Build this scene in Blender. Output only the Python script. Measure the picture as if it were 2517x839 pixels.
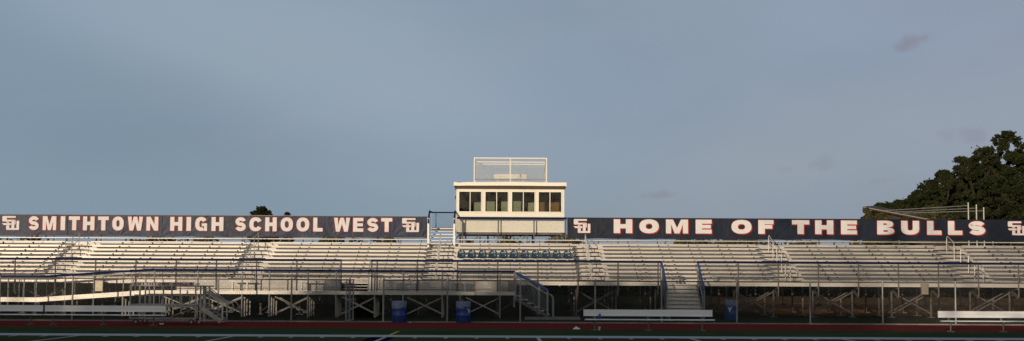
import bpy, math, random
import numpy as np
from mathutils import Vector, Matrix
for o in list(bpy.data.objects): bpy.data.objects.remove(o)
SC = bpy.context.scene
COL = SC.collection
R = math.radians

# ------------------------------------------------------------------ camera
FPX = 3700.0
EYE = 1.55
cam_d = bpy.data.cameras.new('camera'); cam = bpy.data.objects.new('camera', cam_d); COL.objects.link(cam)
cam_d.sensor_width = 36.0; cam_d.lens = 36.0 * FPX / 2517.0
cam_d.clip_start = 0.1; cam_d.clip_end = 6000.0
CAMM = Matrix.Rotation(R(-0.34), 4, 'Z') @ Matrix.Rotation(R(90 + 4.38), 4, 'X') @ Matrix.Rotation(R(0.29), 4, 'Z')
cam.matrix_world = Matrix.Translation((0, 0, EYE)) @ CAMM
SC.camera = cam

# ------------------------------------------------------------------ sky and sun
SUN_EL = 8.0; SUN_AZ = 20.0          # low sun behind the camera, to its left
w = bpy.data.worlds.new('World'); SC.world = w; w.use_nodes = True
nt = w.node_tree; nt.nodes.clear()
def N(t, **k):
    n = nt.nodes.new(t)
    for a, b in k.items(): setattr(n, a, b)
    return n
L = lambda a, b: nt.links.new(a, b)
sky = N('ShaderNodeTexSky', sky_type='NISHITA'); sky.sun_disc = False
sky.sun_elevation = R(SUN_EL); sky.sun_rotation = R(180 + SUN_AZ)
sky.air_density = 1.0; sky.dust_density = 1.5; sky.ozone_density = 1.0
tc = N('ShaderNodeTexCoord')
mp = N('ShaderNodeMapping'); mp.inputs['Scale'].default_value = (3.0, 3.0, 9.0); mp.inputs['Rotation'].default_value = (0.0, 0.35, 0.0)
no = N('ShaderNodeTexNoise'); no.inputs['Scale'].default_value = 1.3; no.inputs['Detail'].default_value = 7; no.inputs['Roughness'].default_value = 0.5; no.inputs['Distortion'].default_value = 0.6
cr = N('ShaderNodeValToRGB'); cr.color_ramp.elements[0].position = 0.36; cr.color_ramp.elements[1].position = 0.72
mx = N('ShaderNodeMixRGB'); mx.inputs[2].default_value = (3.15, 4.05, 5.0, 1)      # thin high cloud
ms = N('ShaderNodeMapRange'); ms.inputs[3].default_value = 0.78; ms.inputs[4].default_value = 0.95
hs = N('ShaderNodeHueSaturation'); hs.inputs['Saturation'].default_value = 0.62
bg = N('ShaderNodeBackground'); out = N('ShaderNodeOutputWorld')
sx = N('ShaderNodeSeparateXYZ'); L(tc.outputs['Generated'], sx.inputs[0])
vy = N('ShaderNodeMapRange'); vy.inputs[1].default_value = -0.9; vy.inputs[2].default_value = 0.3; vy.inputs[3].default_value = 0.2; vy.inputs[4].default_value = 1.0; L(sx.outputs[1], vy.inputs[0])
vm = N('ShaderNodeMath', operation='MULTIPLY'); L(ms.outputs[0], vm.inputs[0]); L(vy.outputs[0], vm.inputs[1])
# the veil turns from blue to a mauve grey over large patches, more to the right
no3 = N('ShaderNodeTexNoise'); no3.inputs['Scale'].default_value = 2.6; no3.inputs['Detail'].default_value = 4; no3.inputs['Distortion'].default_value = 0.4; L(mp.outputs[0], no3.inputs[0])
ad = N('ShaderNodeMath', operation='MULTIPLY_ADD'); ad.inputs[1].default_value = 1.1; L(sx.outputs[0], ad.inputs[0]); L(no3.outputs[0], ad.inputs[2])
r3 = N('ShaderNodeValToRGB'); r3.color_ramp.elements[0].position = 0.30; r3.color_ramp.elements[1].position = 0.85
r3.color_ramp.elements[0].color = (2.65, 3.68, 4.85, 1); r3.color_ramp.elements[1].color = (3.3, 3.95, 5.1, 1); L(ad.outputs[0], r3.inputs[0]); L(r3.outputs[0], mx.inputs[2])
L(tc.outputs['Generated'], mp.inputs[0]); L(mp.outputs[0], no.inputs[0]); L(no.outputs[0], cr.inputs[0]); L(cr.outputs[0], ms.inputs[0])
L(sky.outputs[0], hs.inputs['Color']); L(vm.outputs[0], mx.inputs[0]); L(hs.outputs[0], mx.inputs[1])
# broad soft bands, lighter and darker
mp5 = N('ShaderNodeMapping'); mp5.inputs['Scale'].default_value = (3.2, 1.0, 8.5); mp5.inputs['Rotation'].default_value = (0.0, -0.45, 0.0); mp5.inputs['Location'].default_value = (4.7, 0.0, 1.7)
no5 = N('ShaderNodeTexNoise'); no5.inputs['Scale'].default_value = 1.0; no5.inputs['Detail'].default_value = 5; no5.inputs['Roughness'].default_value = 0.42; no5.inputs['Distortion'].default_value = 0.35
L(tc.outputs['Generated'], mp5.inputs[0]); L(mp5.outputs[0], no5.inputs[0])
mr5 = N('ShaderNodeMapRange'); mr5.inputs[1].default_value = 0.3; mr5.inputs[2].default_value = 0.7; mr5.inputs[3].default_value = 0.86; mr5.inputs[4].default_value = 1.10; L(no5.outputs[0], mr5.inputs[0])
mu5 = N('ShaderNodeVectorMath', operation='SCALE'); L(mx.outputs[0], mu5.inputs[0]); L(mr5.outputs[0], mu5.inputs['Scale'])
# small darker cloud wisps low in the sky: (direction, half width, half height)
RMW = CAMM.to_3x3(); prev = mu5.outputs[0]
def wdir(px, py): return (RMW @ Vector(((px - 1258.5) / FPX, -(py - 419.5) / FPX, -1.0))).normalized()
n4 = N('ShaderNodeTexNoise'); n4.inputs['Scale'].default_value = 60.0; n4.inputs['Detail'].default_value = 5; n4.inputs['Roughness'].default_value = .6; L(tc.outputs['Generated'], n4.inputs[0])
SOFT = ((800, 130, .24, .060, .28, .55, (4.15, 5.0, 6.0, 1)), (60, 250, .12, .045, .1, .55, (2.25, 3.15, 4.15, 1)), (1450, 230, .10, .05, 0, .4, (2.8, 3.7, 5.1, 1)), (2200, 340, .15, .05, -.15, .6, (3.8, 4.35, 5.15, 1)), (2300, 30, .13, .04, .0, .4, (3.3, 3.85, 5.3, 1)), (700, 480, .25, .03, .0, .4, (2.7, 3.8, 4.7, 1)))
for (px_, py_, hw, hh, tilt, k, *cc) in SOFT + ((2232, 108, .013, .0045, -.35, .75), (1611, 479, .012, .0035, -.05, .55), (2018, 404, .008, .005, 0, .35), (2385, 326, .016, .0065, 0, .38), (2160, 446, .012, .003, -.2, .3), (1925, 418, .008, .003, 0, .2)):
    d = wdir(px_, py_)
    sb = N('ShaderNodeVectorMath', operation='SUBTRACT'); sb.inputs[1].default_value = d; L(tc.outputs['Generated'], sb.inputs[0])
    ro = N('ShaderNodeVectorRotate', rotation_type='Y_AXIS'); ro.inputs['Angle'].default_value = -tilt; L(sb.outputs[0], ro.inputs[0])
    sc_ = N('ShaderNodeVectorMath', operation='MULTIPLY'); sc_.inputs[1].default_value = (1 / hw, 1.0, 1 / hh); L(ro.outputs[0], sc_.inputs[0])
    ln = N('ShaderNodeVectorMath', operation='LENGTH'); L(sc_.outputs[0], ln.inputs[0])
    w1 = N('ShaderNodeMath', operation='MULTIPLY_ADD'); w1.inputs[1].default_value = 0.0 if cc else 3.4; w1.inputs[2].default_value = 0.0 if cc else -1.7; L(n4.outputs[0], w1.inputs[0])
    w2 = N('ShaderNodeMath', operation='SUBTRACT'); L(w1.outputs[0], w2.inputs[0]); L(ln.outputs['Value'], w2.inputs[1])
    mr_ = N('ShaderNodeMapRange', interpolation_type='SMOOTHSTEP'); mr_.inputs[1].default_value = -1.4 if cc else -1.15; mr_.inputs[2].default_value = -0.1; mr_.inputs[4].default_value = k; L(w2.outputs[0], mr_.inputs[0])
    mm_ = N('ShaderNodeMixRGB'); mm_.inputs[2].default_value = cc[0] if cc else (2.85, 2.95, 3.65, 1); L(mr_.outputs[0], mm_.inputs[0]); L(prev, mm_.inputs[1]); prev = mm_.outputs[0]
L(prev, bg.inputs[0]); bg.inputs[1].default_value = 0.085
L(bg.outputs[0], out.inputs[0])
sl = bpy.data.lights.new('sun', 'SUN'); sl.energy = 3.4; sl.angle = R(0.53); sl.color = (1.0, 0.82, 0.61)
so = bpy.data.objects.new('sun', sl); COL.objects.link(so)
sdir = Vector((-math.sin(R(SUN_AZ)) * math.cos(R(SUN_EL)), -math.cos(R(SUN_AZ)) * math.cos(R(SUN_EL)), math.sin(R(SUN_EL))))
so.rotation_euler = sdir.to_track_quat('Z', 'Y').to_euler(); so.location = (-10, -20, 30)
SC.view_settings.view_transform = 'Standard'; SC.view_settings.look = 'None'
SC.view_settings.gamma = 1.0; SC.view_settings.exposure = 0.0; SC.view_settings.use_curve_mapping = False
SC.cycles.max_bounces = 6; SC.cycles.transparent_max_bounces = 16

# ------------------------------------------------------------------ measuring helpers (photo pixel -> place at a given distance)
RM = CAMM.to_3x3()
def ray(px, py):
    return (RM @ Vector(((px - 1258.5) / FPX, -(py - 419.5) / FPX, -1.0)))
def wx(px, Y, py=700.0):
    d = ray(px, py); return d.x * Y / d.y
def wz(px, py, Y):
    d = ray(px, py); return EYE + d.z * Y / d.y

# ------------------------------------------------------------------ materials
def mat(name, col, rough=0.6, metal=0.0, var=0.0, scale=4.0, col2=None, bump=0.0, bscale=20.0, stretch=None, spec=0.5, objvar=0.0):
    m = bpy.data.materials.new(name); m.use_nodes = True
    t = m.node_tree; b = t.nodes['Principled BSDF']
    b.inputs['Base Color'].default_value = (*col, 1); b.inputs['Roughness'].default_value = rough
    b.inputs['Metallic'].default_value = metal; b.inputs['Specular IOR Level'].default_value = spec
    g = t.nodes.new('ShaderNodeNewGeometry')
    src = g.outputs['Position']
    if stretch:
        mm = t.nodes.new('ShaderNodeMapping'); mm.inputs['Scale'].default_value = stretch
        t.links.new(src, mm.inputs[0]); src = mm.outputs[0]
    if var or col2:
        n = t.nodes.new('ShaderNodeTexNoise'); n.inputs['Scale'].default_value = scale; n.inputs['Detail'].default_value = 6; n.inputs['Roughness'].default_value = 0.65
        t.links.new(src, n.inputs[0])
        r = t.nodes.new('ShaderNodeValToRGB'); r.color_ramp.elements[0].position = 0.32; r.color_ramp.elements[1].position = 0.68
        c2 = col2 or tuple(c * (1 - var) for c in col)
        r.color_ramp.elements[0].color = (*c2, 1); r.color_ramp.elements[1].color = (*col, 1)
        t.links.new(n.outputs[0], r.inputs[0]); t.links.new(r.outputs[0], b.inputs['Base Color'])
    if objvar:
        oi = t.nodes.new('ShaderNodeObjectInfo'); mo = t.nodes.new('ShaderNodeMapRange'); mo.inputs[3].default_value = 1 - objvar; mo.inputs[4].default_value = 1.0
        t.links.new(oi.outputs['Random'], mo.inputs[0]); vs_ = t.nodes.new('ShaderNodeVectorMath'); vs_.operation = 'SCALE'
        t.links.new(r.outputs[0], vs_.inputs[0]); t.links.new(mo.outputs[0], vs_.inputs['Scale']); t.links.new(vs_.outputs[0], b.inputs['Base Color'])
    if bump:
        n2 = t.nodes.new('ShaderNodeTexNoise'); n2.inputs['Scale'].default_value = bscale; n2.inputs['Detail'].default_value = 4
        t.links.new(src, n2.inputs[0])
        bp = t.nodes.new('ShaderNodeBump'); bp.inputs['Strength'].default_value = bump; bp.inputs['Distance'].default_value = 0.05
        t.links.new(n2.outputs[0], bp.inputs['Height']); t.links.new(bp.outputs[0], b.inputs['Normal'])
    return m
M = {}
M['alu'] = mat('stand_aluminium', (0.68, 0.64, 0.58), 0.42, 0.25, var=0.26, objvar=0.12, scale=1.1, stretch=(0.5, 1, 5))
M['riser'] = mat('riser_aluminium', (0.50, 0.47, 0.44), 0.5, 0.2, var=0.30, scale=0.9, stretch=(0.6, 1, 6))
M['benchalu'] = mat('bench_aluminium', (0.80, 0.80, 0.81), 0.38, 0.15, var=0.08, scale=1.5, stretch=(0.4, 1, 8))
M['galv'] = mat('galvanised_steel', (0.34, 0.35, 0.35), 0.5, 0.4, var=0.25, scale=5)
M['wire'] = mat('galvanised_wire', (0.10, 0.10, 0.098), 0.7, 0.0, spec=.2)
M['whitewire'] = mat('white_coated_wire', (0.62, 0.60, 0.55), 0.5, 0.1)
M['darkpost'] = mat('weathered_post', (0.16, 0.14, 0.13), 0.6, 0.3, var=0.3, scale=6)
M['rampframe'] = mat('weathered_aluminium', (0.40, 0.38, 0.34), 0.6, 0.1, var=0.4, scale=4)
M['cartframe'] = mat('dull_aluminium', (0.34, 0.33, 0.31), 0.5, 0.3, var=0.3, scale=3)
M['frame'] = mat('frame_steel', (0.15, 0.142, 0.13), 0.7, 0.0, var=0.4, scale=3)
M['blue'] = mat('blue_rail_padding', (0.008, 0.016, 0.062), 0.7, 0.0, spec=.1, var=0.3, scale=3, bump=0.3, bscale=12)
M['bluebright'] = mat('blue_foam_padding', (0.014, 0.045, 0.19), 0.6, 0.0, var=0.2, scale=3)
M['bracket'] = mat('dull_bracket_and_shadow', (0.075, 0.06, 0.05), 0.6, 0.2)
M['navyL'] = mat('worn_navy_vinyl', (0.016, 0.024, 0.060), 0.48, 0.0, var=0.5, scale=0.9, bump=0.25, bscale=6, stretch=(1.0, 1, 0.8), spec=0.22)
M['navy'] = mat('navy_vinyl', (0.012, 0.018, 0.034), 0.45, 0.0, var=0.3, scale=1.2, bump=0.5, bscale=1.3, stretch=(1, 1, 0.7), spec=0.15)
M['letter'] = mat('cream_vinyl_print', (0.62, 0.62, 0.62), 0.6, 0.0, var=0.08, scale=2, spec=.15)
M['red'] = mat('red_vinyl_print', (0.36, 0.026, 0.022), 0.5, spec=.1)
M['maroon'] = mat('maroon_print', (0.10, 0.015, 0.035), 0.6)
M['box'] = mat('cream_painted_panel', (0.72, 0.69, 0.60), 0.55, 0.0, var=0.10, scale=0.7, stretch=(1, 1, 0.35))
M['trim'] = mat('white_painted_trim', (0.78, 0.74, 0.64), 0.5, 0.0, var=0.08, scale=2)
M['underside'] = mat('brown_soffit', (0.16, 0.11, 0.08), 0.7)
M['dark'] = mat('black_paint', (0.012, 0.012, 0.012), 0.5)
M['interior'] = mat('interior_panel', (0.62, 0.58, 0.42), 0.8, var=0.2, scale=1)
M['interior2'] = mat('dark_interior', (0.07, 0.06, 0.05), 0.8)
M['brown'] = mat('brown_cabinet', (0.40, 0.17, 0.05), 0.7)
M['chair'] = mat('blue_plastic', (0.012, 0.040, 0.064), 0.22, 0.0, spec=0.7)
M['barrel'] = mat('blue_drum_plastic', (0.012, 0.055, 0.24), 0.4, 0.0, var=0.25, scale=3)
M['liner'] = mat('clear_bag', (0.22, 0.28, 0.40), 0.25, 0.0, var=0.5, scale=14, bump=1.0, bscale=18)
M['white'] = mat('white_paint', (0.75, 0.75, 0.74), 0.5)
M['yellowbox'] = mat('cream_plastic', (0.70, 0.62, 0.42), 0.5, var=0.2, scale=5)
M['tan'] = mat('tan_sheet_metal', (0.26, 0.22, 0.17), 0.6, var=0.2, scale=4)
M['rubber'] = mat('black_rubber', (0.02, 0.02, 0.02), 0.7)
M['concrete'] = mat('concrete', (0.24, 0.23, 0.21), 0.85, var=0.3, scale=6)
M['turf'] = mat('artificial_turf', (0.058, 0.072, 0.034), 1.0, var=0.35, scale=0.35, bump=0.6, bscale=90, spec=0.0)
M['track'] = mat('red_track', (0.175, 0.030, 0.027), 1.0, var=0.22, scale=0.5, bump=0.4, bscale=150, stretch=(0.4, 1, 1), spec=0.0)
M['line'] = mat('white_line_paint', (0.42, 0.42, 0.43), 0.8, spec=0.0, var=0.18, scale=3)
M['yline'] = mat('yellow_line_paint', (0.50, 0.34, 0.05), 0.8, spec=0.0, var=0.2, scale=6)
M['nline'] = mat('navy_line_paint', (0.008, 0.009, 0.016), 0.9, spec=0.0)
M['roof'] = mat('brown_shingles', (0.045, 0.028, 0.022), 0.85, var=0.4, scale=3)
M['bark'] = mat('bark', (0.040, 0.032, 0.025), 0.9, var=0.5, scale=6, bump=0.8, bscale=12)
M['leaf'] = mat('dark_leaves', (0.030, 0.034, 0.012), 0.8, spec=.1, col2=(0.009, 0.013, 0.005), scale=0.9)  # leaf colour lowered in place of shade falling on the trees
M['hedge'] = mat('hedge_leaves_shade_dark', (0.016, 0.020, 0.008), 0.9, spec=0.0, col2=(0.006, 0.009, 0.004), scale=0.9)  # leaf colour near black, standing in for shade under the stand
M['leaf2'] = mat('olive_leaves', (0.070, 0.062, 0.022), 0.8, spec=.15, col2=(0.03, 0.035, 0.012), scale=1.2)
M['cup'] = mat('paper_cup', (0.60, 0.58, 0.56), 0.7)
M['bottle'] = mat('blue_bottle_plastic', (0.02, 0.03, 0.22), 0.3)

# ground: grass, bare dirt behind the right stand; left kept dark for under-stand shade
def ground_mat():
    m = bpy.data.materials.new('grass_dirt_and_shade'); m.use_nodes = True; t = m.node_tree; b = t.nodes['Principled BSDF']
    g = t.nodes.new('ShaderNodeNewGeometry'); sp = t.nodes.new('ShaderNodeSeparateXYZ'); t.links.new(g.outputs['Position'], sp.inputs[0])
    n = t.nodes.new('ShaderNodeTexNoise'); n.inputs['Scale'].default_value = 0.6; n.inputs['Detail'].default_value = 8; t.links.new(g.outputs['Position'], n.inputs[0])
    a = t.nodes.new('ShaderNodeMath'); a.operation = 'MULTIPLY'; a.inputs[1].default_value = 6.0; t.links.new(n.outputs[0], a.inputs[0])
    s = t.nodes.new('ShaderNodeMath'); s.operation = 'ADD'; t.links.new(sp.outputs[1], s.inputs[0]); t.links.new(a.outputs[0], s.inputs[1])
    mr = t.nodes.new('ShaderNodeMapRange'); mr.inputs[1].default_value = 74; mr.inputs[2].default_value = 79; t.links.new(s.outputs[0], mr.inputs[0])
    n2 = t.nodes.new('ShaderNodeTexNoise'); n2.inputs['Scale'].default_value = 5; n2.inputs['Detail'].default_value = 8; t.links.new(g.outputs['Position'], n2.inputs[0])
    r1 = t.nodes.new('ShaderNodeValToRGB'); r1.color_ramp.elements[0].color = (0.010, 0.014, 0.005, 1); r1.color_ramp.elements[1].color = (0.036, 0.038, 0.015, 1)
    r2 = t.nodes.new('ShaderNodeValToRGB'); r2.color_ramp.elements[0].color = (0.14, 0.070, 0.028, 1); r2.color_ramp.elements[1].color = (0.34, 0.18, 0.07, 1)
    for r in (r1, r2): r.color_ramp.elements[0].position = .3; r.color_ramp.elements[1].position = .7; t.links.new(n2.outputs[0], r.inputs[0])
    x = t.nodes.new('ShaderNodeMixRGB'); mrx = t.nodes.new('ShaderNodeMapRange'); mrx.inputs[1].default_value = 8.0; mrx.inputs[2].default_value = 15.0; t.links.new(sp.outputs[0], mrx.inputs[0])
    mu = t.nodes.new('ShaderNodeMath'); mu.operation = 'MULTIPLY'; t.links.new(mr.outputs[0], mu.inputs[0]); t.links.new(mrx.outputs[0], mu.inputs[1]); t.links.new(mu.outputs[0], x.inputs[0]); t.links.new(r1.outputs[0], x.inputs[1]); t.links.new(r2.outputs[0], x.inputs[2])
    t.links.new(x.outputs[0], b.inputs['Base Color']); b.inputs['Roughness'].default_value = 1.0; b.inputs['Specular IOR Level'].default_value = 0.0
    bp = t.nodes.new('ShaderNodeBump'); bp.inputs['Strength'].default_value = 0.6; bp.inputs['Distance'].default_value = .08; t.links.new(n2.outputs[0], bp.inputs['Height']); t.links.new(bp.outputs[0], b.inputs['Normal'])
    return m
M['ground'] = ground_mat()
def glass_mat():
    m = bpy.data.materials.new('window_glass'); m.use_nodes = True; t = m.node_tree; t.nodes.remove(t.nodes['Principled BSDF'])
    o = t.nodes['Material Output']; tr = t.nodes.new('ShaderNodeBsdfTransparent'); tr.inputs[0].default_value = (0.72, 0.76, 0.74, 1)
    gl = t.nodes.new('ShaderNodeBsdfGlossy'); gl.inputs['Roughness'].default_value = 0.03
    fr = t.nodes.new('ShaderNodeFresnel'); fr.inputs[0].default_value = 1.35; mi = t.nodes.new('ShaderNodeMixShader')
    t.links.new(fr.outputs[0], mi.inputs[0]); t.links.new(tr.outputs[0], mi.inputs[1]); t.links.new(gl.outputs[0], mi.inputs[2]); t.links.new(mi.outputs[0], o.inputs[0])
    return m
M['glass'] = glass_mat()

# ------------------------------------------------------------------ mesh helpers
class MB:
    def __init__(s): s.v = []; s.f = []; s.m = []; s.cur = 0
    def face(s, pts):
        i = len(s.v); s.v += [tuple(p) for p in pts]; s.f.append(tuple(range(i, i + len(pts)))); s.m.append(s.cur)
    def mesh(s, vs, fs):
        i = len(s.v); s.v += [tuple(p) for p in vs]
        for f in fs: s.f.append(tuple(i + k for k in f)); s.m.append(s.cur)
    def box(s, x0, x1, y0, y1, z0, z1):
        s.mesh([(x0, y0, z0), (x1, y0, z0), (x1, y1, z0), (x0, y1, z0), (x0, y0, z1), (x1, y0, z1), (x1, y1, z1), (x0, y1, z1)],
               [(0, 3, 2, 1), (4, 5, 6, 7), (0, 1, 5, 4), (1, 2, 6, 5), (2, 3, 7, 6), (3, 0, 4, 7)])
    def prism(s, prof, axis, a0, a1):
        """closed profile extruded along an axis ('x': prof=(y,z), 'y': prof=(x,z), 'z': prof=(x,y))"""
        n = len(prof)
        def P(p, a): return (a, p[0], p[1]) if axis == 'x' else ((p[0], a, p[1]) if axis == 'y' else (p[0], p[1], a))
        s.mesh([P(p, a0) for p in prof] + [P(p, a1) for p in prof],
               [tuple(range(n))[::-1], tuple(range(n, 2 * n))] + [(i, (i + 1) % n, n + (i + 1) % n, n + i) for i in range(n)])
    def bar(s, p, q, wd, th=None, up=(0, 0, 1)):
        """rectangular bar from p to q, wd across (horizontal), th in the up direction"""
        th = wd if th is None else th
        p, q = Vector(p), Vector(q); d = (q - p)
        if d.length < 1e-6: return
        d.normalize(); u = Vector(up)
        if abs(d.dot(u)) > 0.95: u = Vector((0, 1, 0))
        a = d.cross(u).normalized(); b = a.cross(d).normalized()
        a *= wd / 2; b *= th / 2
        s.mesh([p - a - b, p + a - b, p + a + b, p - a + b, q - a - b, q + a - b, q + a + b, q - a + b],
               [(0, 3, 2, 1), (4, 5, 6, 7), (0, 1, 5, 4), (1, 2, 6, 5), (2, 3, 7, 6), (3, 0, 4, 7)])
    def tube(s, pts, r, n=8, cap=True):
        pts = [Vector(p) for p in pts]; rings = []
        rr = r if isinstance(r, (list, tuple)) else [r] * len(pts)
        prev = None
        for i, p in enumerate(pts):
            if i == 0: d = pts[1] - p
            elif i == len(pts) - 1: d = p - pts[i - 1]
            else: d = (pts[i + 1] - p).normalized() + (p - pts[i - 1]).normalized()
            d.normalize()
            if prev is None:
                u = Vector((0, 0, 1)) if abs(d.z) < 0.9 else Vector((0, 1, 0))
                a = d.cross(u).normalized()
            else: a = (prev - d * prev.dot(d)).normalized()
            prev = a; b = d.cross(a)
            rings.append([p + (a * math.cos(2 * math.pi * k / n) + b * math.sin(2 * math.pi * k / n)) * rr[i] for k in range(n)])
        vs = [v for rg in rings for v in rg]; fs = []
        for i in range(len(rings) - 1):
            for k in range(n): fs.append((i * n + k, i * n + (k + 1) % n, (i + 1) * n + (k + 1) % n, (i + 1) * n + k))
        if cap: fs += [tuple(range(n))[::-1], tuple((len(rings) - 1) * n + k for k in range(n))]
        s.mesh(vs, fs)
    def lathe(s, prof, c, n=20):
        vs = []; fs = []
        for r, z in prof:
            for k in range(n): a = 2 * math.pi * k / n; vs.append((c[0] + r * math.cos(a), c[1] + r * math.sin(a), c[2] + z))
        for i in range(len(prof) - 1):
            for k in range(n): fs.append((i * n + k, i * n + (k + 1) % n, (i + 1) * n + (k + 1) % n, (i + 1) * n + k))
        s.mesh(vs, fs)
    def chain(s, o, u, v, pitch=0.06, wd=0.0036):
        """chain link wires filling the parallelogram o, o+u, o+u+v, o+v"""
        o, u, v = Vector(o), Vector(u), Vector(v); W = u.length; H = v.length
        un, vn = u / W, v / H; nrm = un.cross(vn).normalized()
        k = -int(H / pitch) - 1
        tot = int((W + H) / pitch) + 2
        for sgn in (1, -1):
            for i in range(-tot, tot):
                c = i * pitch           # line a = c + sgn*b
                b0, b1 = 0.0, H
                # a in [0,W]
                if sgn > 0: lo, hi = max(0, -c), min(H, W - c)
                else: lo, hi = max(0, c - W), min(H, c)
                if hi - lo < 1e-4: continue
                p = o + un * (c + sgn * lo) + vn * lo + nrm * (0.002 * sgn)
                q = o + un * (c + sgn * hi) + vn * hi + nrm * (0.002 * sgn)
                d = (q - p).normalized(); a = d.cross(nrm) * wd / 2; e = nrm * wd / 2
                s.mesh([p + a, p + e, p - a, p - e, q + a, q + e, q - a, q - e],
                       [(0, 1, 5, 4), (1, 2, 6, 5), (2, 3, 7, 6), (3, 0, 4, 7)])

def link(o, parent=None):
    COL.objects.link(o)
    if parent is not None: o.parent = parent
    return o
def wloc(o):
    v = Vector((0, 0, 0))
    while o is not None: v += o.location; o = o.parent
    return v
def obj(name, mb, mats, parent=None, smooth=False, label=None):
    """link the collected shape (world coordinates when the parent stands in the world) as ONE mesh object"""
    me = bpy.data.meshes.new(name)
    vs = mb.v
    if parent is not None:
        b = wloc(parent)
        if b.length > 0: vs = [(x - b.x, y - b.y, z - b.z) for x, y, z in vs]
    me.from_pydata(vs, [], mb.f)
    mats = mats if isinstance(mats, (list, tuple)) else [mats]
    for m in mats: me.materials.append(M[m] if isinstance(m, str) else m)
    if len(mats) > 1: me.polygons.foreach_set('material_index', mb.m)
    if smooth: me.polygons.foreach_set('use_smooth', [True] * len(me.polygons))
    me.update()
    o = bpy.data.objects.new(name, me); link(o, parent)
    if label: o['label'] = label
    return o
def tag(o, label, cat, group=None):
    o['label'] = label; o['category'] = cat
    if group: o['group'] = group
    return o
def thing(name, label, cat, loc=(0, 0, 0), rz=0.0, group=None):
    o = bpy.data.objects.new(name, None); o.empty_display_size = 0.2; link(o)
    o.location = loc; o.rotation_euler = (0, 0, rz)
    return tag(o, label, cat, group)
def structure(name, mb, m):
    o = obj(name, mb, m); o['kind'] = 'structure'; return o
def dup(root, loc, label, rz=None):
    r = root.copy(); COL.objects.link(r); r.location = loc; r['label'] = label
    if rz is not None: r.rotation_euler = (0, 0, rz)
    for ch in list(root.children):
        c = ch.copy(); COL.objects.link(c); c.parent = r
        for g in list(ch.children):
            d = g.copy(); COL.objects.link(d); d.parent = c
    return r

# ------------------------------------------------------------------ ground, track, field
rnd = random.Random(4)
def gz(y, x=0):
    ks = [(-3000, -0.02), (64.8, -0.02), (68.5, 0.15), (74, 0.24), (76, 0.40), (79.5, 0.95), (95, 1.2), (3000, 1.2)]
    for (a, za), (b, zb) in zip(ks, ks[1:]):
        if y <= b: return za + (zb - za) * (y - a) / (b - a)
    return 1.2
mb = MB()
ys = [-3000, -300, -60, 0, 40, 64.8, 65.7, 66.5, 67.5, 68.5, 70, 72, 74, 75, 76, 77, 78, 79.5, 82, 86, 95, 130, 300, 3000]
xs = [-3000, -400, -100] + [-50 + 2 * i for i in range(51)] + [100, 400, 3000]
vs = []; fs = []
for y in ys:
    for x in xs:
        n = 0.05 * math.sin(x * 0.9 + y) * (1 if 75 < y < 100 else 0)
        vs.append((x, y, gz(y) + n))
nx = len(xs)
for j in range(len(ys) - 1):
    for i in range(nx - 1): fs.append((j * nx + i, j * nx + i + 1, (j + 1) * nx + i + 1, (j + 1) * nx + i))
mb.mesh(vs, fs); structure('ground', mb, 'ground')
mb = MB(); mb.box(-200, 200, 54.7, 63.2, -0.3, -0.004); structure('running_track', mb, 'track')
mb = MB(); mb.box(-200, 200, -60, 54.69, -0.3, 0.0); structure('turf_field', mb, 'turf')
mb = MB()
mb.box(-100, 100, 45.35, 47.2, 0.0, 0.004)
YL = [(-3.5 + 4.572 * k) for k in range(-6, 7)]
for k, x in enumerate(YL):
    mb.box(x - 0.05, x + 0.05, 5, 45.34, 0.0, 0.004)
    for j in range(1, 5): mb.box(x + j * 0.9144 - 0.05, x + j * 0.9144 + 0.05, 44.55, 45.15, 0.0, 0.004)
structure('field_lines', mb, 'line')
mb = MB(); mb.box(-3.92, -3.56, 30, 45.34, 0.0, 0.003); mb.box(-3.44, -3.2, 30, 45.34, 0.0, 0.003); structure('navy_midfield_line', mb, 'nline')
mb = MB(); mb.box(-3.55, -3.45, 47.21, 51.0, 0.0, 0.004); structure('yellow_coach_line', mb, 'yline')
# concrete kerb strip and pads by the fence
mb = MB(); mb.box(-60, 60, 63.95, 64.07, -0.1, 0.035); structure('mowing_kerb', mb, 'concrete')
mb = MB(); mb.box(wx(1290, 67.3), wx(1425, 67.3), 66.6, 68.2, 0.0, 0.17); structure('concrete_pad', mb, 'concrete')

# ------------------------------------------------------------------ grandstand
FY = 68.8                      # front edge of the walkway
GX0, GX1 = wx(-420, FY), wx(2900, FY)
MX = [wx(1223, FY) + 1.8288 * i for i in range(-16, 18)]     # frame modules
SZ1, SY1, RISE, RUN, NR = 2.08, 71.95, 0.2045, 0.615, 10
seatz = lambda k: SZ1 + RISE * (k - 1)
seaty = lambda k: SY1 + RUN * (k - 1)
WZ = 1.66
stand = thing('grandstand', 'long silver aluminium bleacher grandstand with ten rows of bench seats behind the fence', 'grandstand', (0, FY, 0.17))
# openings in the front rail
OP1 = (wx(840, FY), wx(912, FY)); OP2 = (wx(1626, FY), wx(1713, FY))
# aisles
AIS = []
for a, b in ((-290, -225), (158, 223), (600, 665), (1048, 1117), (1405, 1472), (1857, 1924), (2294, 2365)):
    AIS.append((wx(a, 77), wx(b, 77)))
secs = []; x = GX0
for a, b in AIS:
    if b < GX0: continue
    if a > x: secs.append((x, a))
    x = b
secs.append((x, GX1))
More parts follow.
